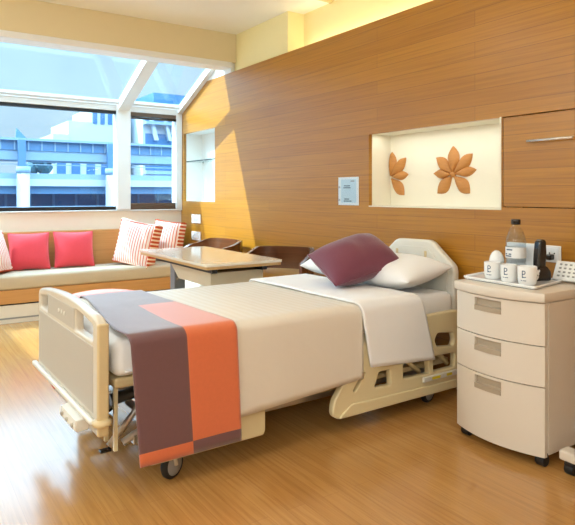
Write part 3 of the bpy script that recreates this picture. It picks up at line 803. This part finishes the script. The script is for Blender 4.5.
cloth(pr, lambda t, k: 0.135 + k * 1.20, 70, 0.005, 'spread', 'spread', bs, wr=0.004, hang_wr=0.005, seed=1.0,
      bottom=lambda x, y: 0.0 if x < 0 else -0.015 + 0.04 * (y - 0.6) / 0.65)
pr = profile(0.548, -0.546, 0.660, 0.30, 0.36, r=0.05)
cloth(pr, lambda t, k: (1.295 + 0.30 * max(0, t - 0.72)) + k * (0.44 + 0.05 * max(0, t - 0.72) / 0.28), 30, 0.012, 'folded_top', 'sheet', bs, wr=0.005, hang_wr=0.006, seed=4.0,
      bottom=lambda x, y: 0.0 if x < 0 else 0.03 - 0.05 * (y - 1.30) / 0.5)
# runner
rn = empty('bed_runner', BO, BR, 'plum and burnt orange bed runner hanging over the bed foot', 'bed runner')
pr = profile(0.548, -0.546, 0.656, 0.122, 0.30, r=0.038, n=30, nh=18)
# snap rows to the colour borders
bx = min(range(len(pr)), key=lambda i: abs(pr[i][0] + 0.05) if pr[i][1] > 0.655 else 9)
pr[bx] = (-0.05, pr[bx][1], pr[bx][2])
hi_ = min(range(len(pr)), key=lambda i: abs(pr[i][1] - 0.176) if pr[i][0] > 0.5 else 9)
pr[hi_] = (pr[hi_][0], 0.176, pr[hi_][2])
def run_mat(i, j):
    A = i < 20
    near_hem = j >= hi_
    if A: return 'orange' if near_hem else 'plum'
    return 'plum' if near_hem or j < bx else 'orange'
def run_y(t, k):
    s = max(0.0, min(1.0, (t - 0.35) / 0.3))
    a0 = 0.19 + (0.070 - 0.19) * s; a1 = 0.535 + (0.565 - 0.535) * s
    h = max(0.0, (t - 0.67) / 0.33)
    a0 += 0.055 * h; a1 += 0.03 * h
    return a0 + (a1 - a0) * k
cloth(pr, run_y, 40, 0.005, 'runner_cloth', 'plum', rn, wr=0.003, hang_wr=0.004, seed=7.0, mat_of=run_mat)

# pillows on the bed
def bw(p): return BM_ @ Vector(p)
def bv(v): return (Matrix.Rotation(BR, 3, 'Z') @ Vector(v))
cushion('white bed pillow lying against the cream headboard, nearer the cabinet', bw((0.165, 1.915, 0.748)), bv((1, 0.02, 0.01)), bv((0, 0.97, 0.14)), 0.63, 0.40, 0.19, 'pillow', 12, group='white bed pillows', cat='pillow', name='bed_pillow', pipe=False, pinch=0.05)
cushion('white bed pillow mostly hidden behind the plum cushion', bw((-0.37, 1.93, 0.740)), bv((1, 0.0, 0.0)), bv((0, 0.97, 0.14)), 0.42, 0.38, 0.155, 'pillow', 15, group='white bed pillows', cat='pillow', name='bed_pillow', pipe=False, pinch=0.05)
cushion('plum purple cushion leaning on the white bed pillows', (-2.803, 2.385, 0.822), (0.093, 0.455, 0.113), (-0.25, 0.12, 0.15), 0.475, 0.35, 0.235, 'plum_cushion', 21, pinch=0.03, wr=0.012)

# ------------------------------------------------------------------ bedside cabinet
cx0, cx1, cyf, cyb = -2.035, -1.545, 2.415, 2.88
cab = empty('bedside_cabinet', ((cx0 + cx1) / 2, cyf, 0), 0, 'cream bedside cabinet with three bow fronted drawers on black castors', 'cabinet')
W2 = (cx1 - cx0) / 2
def bow(x, extra=0.0, d=0.055): return -d * (1 - (x / W2) ** 2) - extra
def bowed(x0, x1, back, extra=0.0, n=16):
    return [(x0 + (x1 - x0) * i / n, bow(x0 + (x1 - x0) * i / n, extra)) for i in range(n + 1)] + [(x1, back), (x0, back)]
b = MB().prism(bowed(-W2 + 0.004, W2 - 0.004, cyb - cyf, -0.02), 0.062, 0.735, 'z'); shade_auto(b.build('carcass', 'cabinet', cab), 30)
b = MB().prism(bowed(-W2 - 0.008, W2 + 0.006, cyb - cyf + 0.005, 0.014), 0.737, 0.782, 'z', bev=0.008); shade_auto(b.build('top', 'cabinet', cab), 30)
for z0, z1 in ((0.545, 0.733), (0.362, 0.540), (0.048, 0.357)):
    # drawer front: bowed slab with a cut-out for the grip
    n = 24; gx0, gx1 = -0.098, 0.056; gz1 = z1 - 0.012; gz0 = gz1 - 0.062
    if z1 > 0.7: gz1 = z1 - 0.012; gz0 = gz1 - 0.06
    b = MB()
    xs = sorted(set([-W2 + 2 * W2 * i / n for i in range(n + 1)] + [gx0, gx1])); zs = [z0, gz0, gz1, z1]
    V = {}
    for i, x in enumerate(xs):
        for k, z in enumerate(zs):
            for q, e_ in ((0, 0.0), (1, -0.018)): V[i, k, q] = b.bm.verts.new((x, bow(x, e_), z))
    def F(*v):
        try: b.bm.faces.new(v)
        except ValueError: pass
    for i in range(len(xs) - 1):
        for k in range(3):
            if k == 1 and gx0 - 1e-6 <= xs[i] and xs[i + 1] <= gx1 + 1e-6:
                F(V[i, 1, 0], V[i + 1, 1, 0], V[i + 1, 1, 1], V[i, 1, 1]); F(V[i, 2, 0], V[i + 1, 2, 0], V[i + 1, 2, 1], V[i, 2, 1])
                if abs(xs[i] - gx0) < 1e-6: F(V[i, 1, 0], V[i, 2, 0], V[i, 2, 1], V[i, 1, 1])
                if abs(xs[i + 1] - gx1) < 1e-6: F(V[i + 1, 1, 0], V[i + 1, 2, 0], V[i + 1, 2, 1], V[i + 1, 1, 1])
                continue
            F(V[i, k, 0], V[i + 1, k, 0], V[i + 1, k + 1, 0], V[i, k + 1, 0]); F(V[i, k, 1], V[i + 1, k, 1], V[i + 1, k + 1, 1], V[i, k + 1, 1])
        F(V[i, 0, 0], V[i + 1, 0, 0], V[i + 1, 0, 1], V[i, 0, 1]); F(V[i, 3, 0], V[i + 1, 3, 0], V[i + 1, 3, 1], V[i, 3, 1])
    for i in (0, len(xs) - 1):
        for k in range(3): F(V[i, k, 0], V[i, k + 1, 0], V[i, k + 1, 1], V[i, k, 1])
    bmesh.ops.recalc_face_normals(b.bm, faces=b.bm.faces)
    d = shade_auto(b.build('drawer', 'cabinet', cab), 30)
    # recessed grip
    g = MB(); xm = [gx0 + (gx1 - gx0) * i / 8 for i in range(9)]
    g.grid([[(x, bow(x, -0.017), z) for x in xm] for z in (gz0 + 0.024, gz1)], smooth=False)
    g.grid([[(x, bow(x, 0.002), gz0 + 0.0) for x in xm], [(x, bow(x, 0.003), gz0 + 0.022) for x in xm], [(x, bow(x, -0.016), gz0 + 0.026) for x in xm]], smooth=False)
    bmesh.ops.recalc_face_normals(g.bm, faces=g.bm.faces)
    o = g.build('handle', 'cabinet_handle', d)
    sd = o.modifiers.new('t', 'SOLIDIFY'); sd.thickness = 0.003; sd.offset = 0
b = MB().box((W2 - 0.004, 0.03, 0.055), (W2 + 0.001, cyb - cyf - 0.01, 0.732)); b.build('side_panel', 'cabinet', cab)
def twin_castor(x, y, parent, R_=0.026, top=0.062):
    b = MB()
    b.cyl((x - 0.022, y, R_), (x + 0.022, y, R_), R_, n=22, bev=0.005)
    b.cyl((x, y - 0.0, 0.03), (x, y, top), 0.012, n=12).box((x - 0.022, y - 0.026, 0.040), (x + 0.022, y + 0.018, 0.058), 0.006, 2)
    return b.build('castor', 'rubber', parent)
for x in (-W2 + 0.045, W2 - 0.03):
    for y in (0.025, cyb - cyf - 0.06): twin_castor(x, y, cab)

# things on the cabinet
CT = 0.782
tr = empty('serving_tray', (-1.80, 2.60, CT), 0.0, 'flat white tray holding the mugs and bottle on the cabinet', 'tray')
ol = rounded([(-0.245, -0.125), (0.185, -0.155), (0.125, 0.165), (-0.30, 0.175)], 0.02)
b = MB().prism(ol, 0.004, 0.010, 'z'); b.build('tray_base', 'ceramic', tr)
rim = [Vector((p[0], p[1], 0.013)) for p in ol] + [Vector((ol[0][0], ol[0][1], 0.013))]
MB().tube(rim, 0.005, 8).build('tray_rim', 'ceramic', tr)
b = MB().prism([(p[0] * 0.93, p[1] * 0.93) for p in ol], 0.0, 0.004, 'z'); b.build('dark_underside', 'black_plastic', tr)  # thin black slab under the tray base
TZ = CT + 0.0104
def mug(label, x, y, rz, w=0.042, h=0.085):
    r = empty('mug', (x, y, TZ), rz, label, 'mug', 'white mugs on the tray')
    b = MB().lathe([(0.0, 0.0), (w * 0.80, 0.0), (w * 0.92, 0.006), (w, 0.03), (w, h - 0.004), (w * 0.985, h), (w * 0.93, h), (w * 0.92, h - 0.006), (w * 0.90, 0.012), (0.0, 0.010)], 32)
    b.build('mug_body', 'ceramic', r)
    pts = []
    for k in range(9):
        a = -PI / 2 + PI * k / 8
        pts.append((w - 0.004 + 0.026 * math.cos(a), 0, h * 0.5 + 0.026 * math.sin(a)))
    MB().tube(pts, 0.005, 8).build('mug_handle', 'ceramic', r, mtx=Matrix.Rotation(1.1, 4, 'Z'))
    # blue printed emblem: a stem with a curled leaf, and a line of text below
    d = MB()
    def strip(pl, wd):
        for (x0, z0), (x1, z1) in zip(pl, pl[1:]):
            nx, nz = (z1 - z0), -(x1 - x0); ll = math.hypot(nx, nz) or 1; nx *= wd / ll; nz *= wd / ll
            q = [(x0 + nx, z0 + nz), (x1 + nx, z1 + nz), (x1 - nx, z1 - nz), (x0 - nx, z0 - nz)]
            vs = []
            for (xx, zz) in q:
                a = -PI / 2 + xx / w
                vs.append(d.bm.verts.new(((w + 0.0006) * math.cos(a), (w + 0.0006) * math.sin(a), zz)))
            try: d.bm.faces.new(vs)
            except ValueError: pass
    strip([(-0.006, 0.068), (-0.006, 0.034)], 0.0022)
    strip([(-0.006, 0.068), (0.004, 0.067), (0.008, 0.060), (0.004, 0.053), (-0.004, 0.052)], 0.002)
    strip([(-0.006, 0.040), (0.003, 0.036), (0.010, 0.040)], 0.002)
    strip([(-0.014, 0.024), (-0.006, 0.022)], 0.0016); strip([(-0.003, 0.022), (0.012, 0.022)], 0.0016)
    dd = d.build('printed_emblem', 'label_blue', r)
    return r
mug('white mug with blue emblem, leftmost of the three on the tray', -1.925, 2.555, 0.22)
mug('white mug with blue emblem, between the other two on the tray', -1.815, 2.535, 0.22, 0.040, 0.083)
mug('white mug with blue emblem, nearest the tray front corner', -1.70, 2.515, 0.22, 0.044, 0.088)
# small egg shaped pot
ep = empty('egg_pot', (-1.975, 2.655, TZ), 0, 'white egg shaped pot standing behind the left mug', 'pot')
MB().lathe([(0.0, 0.0), (0.026, 0.0), (0.034, 0.02), (0.038, 0.055), (0.037, 0.068)], 28).build('pot_body', 'ceramic', ep)
MB().lathe([(0.0385, 0.069), (0.038, 0.085), (0.033, 0.105), (0.024, 0.122), (0.012, 0.132), (0.0, 0.134)], 28).build('pot_lid', 'ceramic', ep)
# bottle
bt = empty('water_bottle', (-1.865, 2.662, TZ), 0.3, 'clear water bottle with black cap on the tray', 'bottle')
MB().lathe([(0.0, 0.004), (0.040, 0.0), (0.049, 0.006), (0.050, 0.03), (0.049, 0.10), (0.050, 0.11), (0.050, 0.185), (0.046, 0.210), (0.034, 0.243), (0.020, 0.264), (0.018, 0.29), (0.018, 0.296)], 36, cap=False).build('bottle_body', 'bottle', bt)
MB().lathe([(0.0235, 0.274), (0.0235, 0.296), (0.022, 0.301), (0.0, 0.301)], 24).build('cap', 'black_plastic', bt)
MB().lathe([(0.0, 0.006), (0.046, 0.008), (0.0475, 0.03), (0.0465, 0.10), (0.0475, 0.12), (0.0475, 0.185), (0.043, 0.21), (0.036, 0.235), (0.0, 0.235)], 30).build('water', 'water', bt)
MB().lathe([(0.0504, 0.105), (0.0504, 0.16)], 36, cap=False).build('label_band', 'paper', bt)
b = MB()
for k, (zz, a0, a1) in enumerate(((0.147, -2.3, -1.6), (0.125, -2.5, -2.2), (0.125, -2.0, -1.7), (0.115, -2.45, -1.7))):
    n = 6; vs0 = []
    rows = [[(0.0509 * math.cos(a0 + (a1 - a0) * q / n), 0.0509 * math.sin(a0 + (a1 - a0) * q / n), zz + dz) for q in range(n + 1)] for dz in (-0.003, 0.003)]
    b.grid(rows)
b.build('label_print', 'label_blue', bt)
# clear rectangular card box behind the bottle
kb = empty('amenity_box', (-1.885, 2.738, TZ), 0.05, 'white amenity card box standing behind the water bottle', 'box')
MB().box((-0.075, -0.018, 0.0), (0.085, 0.018, 0.175), 0.002, 1).build('box_body', 'paper', kb)
b = MB()
for z, x0, x1 in ((0.14, -0.055, -0.02), (0.12, -0.06, -0.03), (0.10, -0.055, -0.015), (0.06, -0.06, -0.02)):
    b.box((x0, -0.0187, z - 0.003), (x1, -0.0181, z + 0.003))
b.build('box_print', 'label_blue', kb)
# telephone: black handset upright in a cradle
ph = empty('cordless_phone', (-1.752, 2.690, TZ), -0.35, 'black cordless handset standing upright in its charging cradle', 'telephone')
b = MB().prism(rounded([(-0.055, 0.0), (0.045, 0.0), (0.045, 0.045), (0.02, 0.075), (-0.045, 0.06)], 0.012), -0.03, 0.035, 'x', bev=0.006)
b.build('cradle', 'black_plastic', ph)
hs = MB().prism(rounded([(-0.022, 0.032), (0.020, 0.03), (0.030, 0.12), (0.026, 0.20), (0.004, 0.207), (-0.012, 0.19), (-0.020, 0.12)], 0.012), -0.024, 0.022, 'x', bev=0.008)
hs = hs.build('handset', 'black_plastic', ph)
MB().box((-0.028, -0.03, 0.05), (0.03, -0.026, 0.064), 0.004, 2, mtx=Matrix.Rotation(0.2, 4, 'Y')).build('silver_trim', 'paper', ph)
# white desk telephone with keypad
kp = empty('keypad_telephone', (-1.625, 2.80, CT), 0.0, 'white telephone with keypad at the back right of the cabinet', 'telephone')
tilt = Matrix.Translation((0, -0.015, 0.055)) @ Matrix.Rotation(math.radians(64), 4, 'X')
b = MB().box((-0.10, -0.05, -0.012), (0.11, 0.052, 0.012), 0.006, 2, mtx=tilt); b.build('keypad_panel', 'ceramic', kp)
for i in range(6):
    for j in range(4): MB().box((-0.075 + i * 0.026, -0.032 + j * 0.020, 0.0112), (-0.075 + i * 0.026 + 0.012, -0.032 + j * 0.020 + 0.008, 0.0145), mtx=tilt).build('key', 'grey_plastic', kp)
b = MB().box((-0.095, 0.005, 0.0), (0.105, 0.07, 0.03), 0.008, 2); b.build('phone_base', 'ceramic', kp)

# wheeled stand at the right edge
sv = empty('wheeled_stand', (-1.325, 2.53, 0), 0, 'cream wheeled stand with black twin castors right of the cabinet', 'stand')
b = MB().box((-0.165, -0.10, 0.062), (0.32, -0.03, 0.105), 0.008, 2).box((-0.165, 0.23, 0.062), (0.32, 0.30, 0.105), 0.008, 2).box((0.25, -0.10, 0.062), (0.32, 0.30, 0.105), 0.008, 2)
b.build('base', 'cabinet', sv)
for x in (-0.125, 0.28):
    for y in (-0.065, 0.265): twin_castor(x, y, sv, 0.028, 0.066)
MB().box((0.255, 0.06, 0.10), (0.315, 0.14, 0.70), 0.006, 2).build('column', 'cabinet', sv)
MB().box((0.0, -0.12, 0.70), (0.40, 0.32, 0.722), 0.006, 2).build('top', 'cabinet', sv)

# ------------------------------------------------------------------ outside the window
EX = -30.0
struct(MB().box((-130, -80, -6.2), (-8, 120, -6.0)), 'ground', 'ext_ground')
vw = empty('elevated_walkway', (EX, 6, 0), 0, 'hazy blue elevated walkway crossing outside the window', 'walkway')
MB().box((-2.0, -30, 3.30), (0.0, 45, 3.75)).build('girder', 'ext_girder', vw)
MB().box((-2.4, -30, 3.75), (0.2, 45, 3.86)).build('roof_edge', 'ext_concrete', vw)
MB().box((-2.0, -30, 2.85), (-0.05, 45, 3.30)).build('soffit_beam', 'ext_concrete', vw)
MB().box((-2.2, -30, 1.95), (0.1, 45, 2.22)).build('parapet', 'ext_concrete', vw)
MB().box((-2.0, -30, 1.25), (0.0, 45, 1.62)).build('deck_beam', 'ext_girder', vw)
MB().box((-2.6, -30, 1.62), (0.25, 45, 1.95)).build('deck', 'ext_white', vw)
MB().box((-1.6, -30, 0.2), (-1.4, 45, 1.25)).build('glazed_band', 'ext_dark', vw)
for k in range(14): MB().box((-1.4, -2.5 + k * 1.1, 0.2), (-1.32, -2.38 + k * 1.1, 1.25)).build('mullion', 'ext_girder', vw)
MB().box((-1.2, -30, -1.0), (0.1, 45, 0.2)).build('low_wall', 'ext_concrete', vw)
for k in range(18): MB().box((0.0, -3.0 + k * 0.6, 3.3), (0.04, -2.94 + k * 0.6, 3.75)).build('girder_rib', 'ext_concrete', vw)
for k in range(24): MB().box((-0.08, -2.4 + k * 0.42, 0.2), (0.0, -2.3 + k * 0.42, 0.62)).build('railing_post', 'ext_white', vw)
b = MB().box((-0.1, -30, 0.6), (0.0, 45, 0.66)); b.build('railing', 'ext_concrete', vw)
b = MB()
b.box((-0.05, -30, 2.62), (0.0, 45, 2.66)); b.build('handrail', 'ext_concrete', vw)
b = MB().prism([(-0.95, 3.86), (-0.35, 3.86), (-0.9, 4.45)], -1.2, -1.1, 'x'); b.build('roof_fin', 'ext_girder', vw)
for i, (yy, lab) in enumerate(((5.08, 'round concrete walkway pillar outside, left in the large window'), (9.20, 'round concrete walkway pillar outside, beside the white mullion'))):
    pl = empty('pillar', (EX + 0.75, yy, 0), 0, lab, 'pillar', 'walkway pillars outside')
    MB().cyl((0, 0, -6), (0, 0, 2.45), 0.28 if i == 0 else 0.34, n=28).build('shaft', 'ext_white', pl)
    MB().cyl((0, 0, 2.2), (0, 0, 2.5), 0.31 if i == 0 else 0.37, n=28).build('capital', 'ext_concrete', pl)
    MB().box((-0.5, -0.16, 2.5), (-0.3, 0.16, 3.75)).build('hanger', 'ext_girder', pl)
# tall white building right
tw = empty('office_building', (-46, 21.5, 0), 0, 'tall white office block outside behind the narrow window', 'building')
MB().box((-8, -4.6, -6), (0, 9, 8.7)).build('block', 'ext_white', tw)
for lv in range(5):
    z = -0.8 + lv * 2.0
    MB().box((0.0, -4.4, z), (0.06, 8.8, z + 0.95)).build('window_band', 'ext_window', tw)
    MB().box((0.0, -4.6, z - 0.35), (0.75, 9, z - 0.12)).build('balcony', 'ext_concrete', tw)
for k in range(12):
    b = MB().prism([(-4.5 + k * 1.15, 8.6), (-4.25 + k * 1.15, 8.6), (-3.45 + k * 1.15, 5.6), (-3.7 + k * 1.15, 5.6)], 0.1, 0.5, 'x'); b.build('slanted_fin', 'ext_white', tw)
MB().box((-6, -3.5, 8.7), (-0.5, 8, 9.6)).build('roof_plant', 'ext_window', tw)
# stepped white building left of it
lw = empty('apartment_building', (-48, 13.6, 0), 0, 'white stepped building outside above the elevated walkway', 'building')
MB().box((-6, -2.0, -6), (0, 2.8, 7.0)).build('block', 'ext_white', lw)
MB().box((-6, -3.2, -6), (0.2, -2.0, 5.9)).build('lower_wing', 'ext_white', lw)
MB().box((-6, -0.2, 7.0), (0, 2.8, 8.2)).build('upper_floor', 'ext_white', lw)
for k in range(5):
    MB().box((0.0, -0.1 + k * 0.6, 6.9), (0.08, 0.22 + k * 0.6, 8.0)).build('window', 'ext_window', lw)
for k in range(5):
    MB().box((0.2 if k < 1 else 0.0, -2.9 + k * 1.15, 2.75), (0.28 if k < 1 else 0.08, -2.25 + k * 1.15, 3.9)).build('window', 'ext_window', lw)
hb2 = empty('low_building', (-60, 9.5, 0), 0, 'low pale building outside seen beneath the walkway roof', 'building')
MB().box((-5, 2.2, -6), (0, 4.6, 4.9)).build('block', 'ext_white', hb2)
MB().box((-5, 4.6, -6), (0.3, 8.8, 5.6)).build('block', 'ext_white', hb2)
for k in range(7):
    x_ = 0.0 if k < 2 else 0.3
    MB().box((x_, 2.6 + k * 0.9, 3.2), (x_ + 0.1, 3.05 + k * 0.9, 4.6)).build('window', 'ext_window', hb2)
def tree(x, y, h, r, label):
    t = empty('tree', (x, y, -6), 0, label, 'tree')
    MB().cyl((0, 0, 0), (0, 0, h), 0.22, 0.1, 10).build('trunk', 'trunk', t)
    b = MB()
    for k in range(14):
        c = Vector((random.uniform(-1, 1), random.uniform(-1, 1), random.uniform(-0.6, 0.8))) * r * 0.7 + Vector((0, 0, h))
        q = bmesh.ops.create_icosphere(b.bm, subdivisions=2, radius=r * random.uniform(0.35, 0.55))
        for v in q['verts']: v.co = v.co * (1 + 0.25 * noise.noise(v.co * 4 + c)) + c
    b.build('crown', 'leaf', t)
tree(-38, 7.6, 9.1, 0.85, 'dark leafy tree outside between the two walkway pillars')

# ------------------------------------------------------------------ light
W = bpy.data.worlds.new('sky'); SC.world = W; W.use_nodes = True
nt = W.node_tree; N = nt.nodes; L = nt.links; N.clear()
out = N.new('ShaderNodeOutputWorld'); bg = N.new('ShaderNodeBackground')
tc = N.new('ShaderNodeTexCoord'); sep = N.new('ShaderNodeSeparateXYZ'); L.new(tc.outputs['Generated'], sep.inputs[0])
rp = N.new('ShaderNodeValToRGB')
cr_ = rp.color_ramp; cr_.interpolation = 'LINEAR'
cr_.elements[0].position = 0.0; cr_.elements[0].color = (0.80, 0.90, 0.98, 1)
cr_.elements[1].position = 1.0; cr_.elements[1].color = (0.66, 0.85, 1.0, 1)
L.new(sep.outputs[2], rp.inputs[0])
st_ = N.new('ShaderNodeMapRange'); st_.inputs[1].default_value = 0.22; st_.inputs[2].default_value = 0.42; st_.inputs[3].default_value = 1.0; st_.inputs[4].default_value = 8.0
st_.interpolation_type = 'SMOOTHSTEP'
L.new(sep.outputs[2], st_.inputs[0])
cl = N.new('ShaderNodeTexNoise'); cl.inputs['Scale'].default_value = 5; cl.inputs['Detail'].default_value = 5
L.new(tc.outputs['Generated'], cl.inputs['Vector'])
mr = N.new('ShaderNodeMapRange'); mr.inputs[1].default_value = 0.35; mr.inputs[2].default_value = 0.7; mr.inputs[3].default_value = 0.9; mr.inputs[4].default_value = 1.12
L.new(cl.outputs['Fac'], mr.inputs[0])
mm = N.new('ShaderNodeMath'); mm.operation = 'MULTIPLY'; L.new(st_.outputs[0], mm.inputs[0]); L.new(mr.outputs[0], mm.inputs[1])
L.new(rp.outputs[0], bg.inputs[0]); L.new(mm.outputs[0], bg.inputs[1]); L.new(bg.outputs[0], out.inputs[0])

def light(kind, name, loc, energy, col, **kw):
    d = bpy.data.lights.new(name, kind); d.energy = energy; d.color = col
    for k, v in kw.items(): setattr(d, k, v)
    o = bpy.data.objects.new(name, d); COL.objects.link(o); o.location = loc; return o
sun = light('SUN', 'sun', (-10, 0, 8), 8.5, (1.0, 0.95, 0.84), angle=0.009)
sun.rotation_euler = Vector((0.366, 1.10, -1.0)).to_track_quat('-Z', 'Y').to_euler()
FILL_COL = (0.90, 1.0, 1.04)
for (x, y) in ((-3.9, 0.4), (-1.6, 1.0), (-1.6, -1.0), (-3.9, -1.2), (0.4, 0.4)):
    light('AREA', 'ceiling_fill', (x, y, CZ - 0.01), 7, FILL_COL, shape='DISK', size=0.45)  # unseen fill lights added under the ceiling to light the room
for (x, y, e_) in ((0.9, -0.9, 60), (-1.4, -1.9, 46), (-4.2, -1.9, 22)):
    light('POINT', 'room_fill', (x, y, 2.25), e_, FILL_COL, shadow_soft_size=0.22)  # out-of-view point lights added to lift the ceiling and near faces
for x in (-3.7, -2.3, -0.9, 0.5):
    c = light('AREA', 'cove_lamp', (x, 3.12, 2.50), 2.3, (1.0, 0.90, 0.60), shape='RECTANGLE', size=1.35, size_y=0.05)
    c.rotation_euler = (PI, 0, 0)
nl = light('AREA', 'niche_lamp', ((NX0 + NX1) / 2, 3.02, NZ1 - 0.004), 0.95, (1.0, 1.0, 0.93), shape='RECTANGLE', size=1.05, size_y=0.03)

# ------------------------------------------------------------------ camera
cd = bpy.data.cameras.new('camera'); cam = bpy.data.objects.new('camera', cd); COL.objects.link(cam)
FPX = 592.12
cd.sensor_width = 36.0; cd.sensor_fit = 'HORIZONTAL'; cd.lens = 36.0 * FPX / 575.0
th = PI - math.atan(397.85 / FPX)
cam.location = (0, 0, 1.22); cam.rotation_euler = (PI / 2, 0, th - PI / 2)
cd.shift_y = -(262.5 - 194.5) / 575.0
cd.clip_start = 0.05; cd.clip_end = 400
SC.camera = cam
SC.view_settings.view_transform = 'Standard'; SC.view_settings.look = 'None'
SC.view_settings.gamma = 1.0; SC.view_settings.use_curve_mapping = False
SC.view_settings.exposure = 0.12
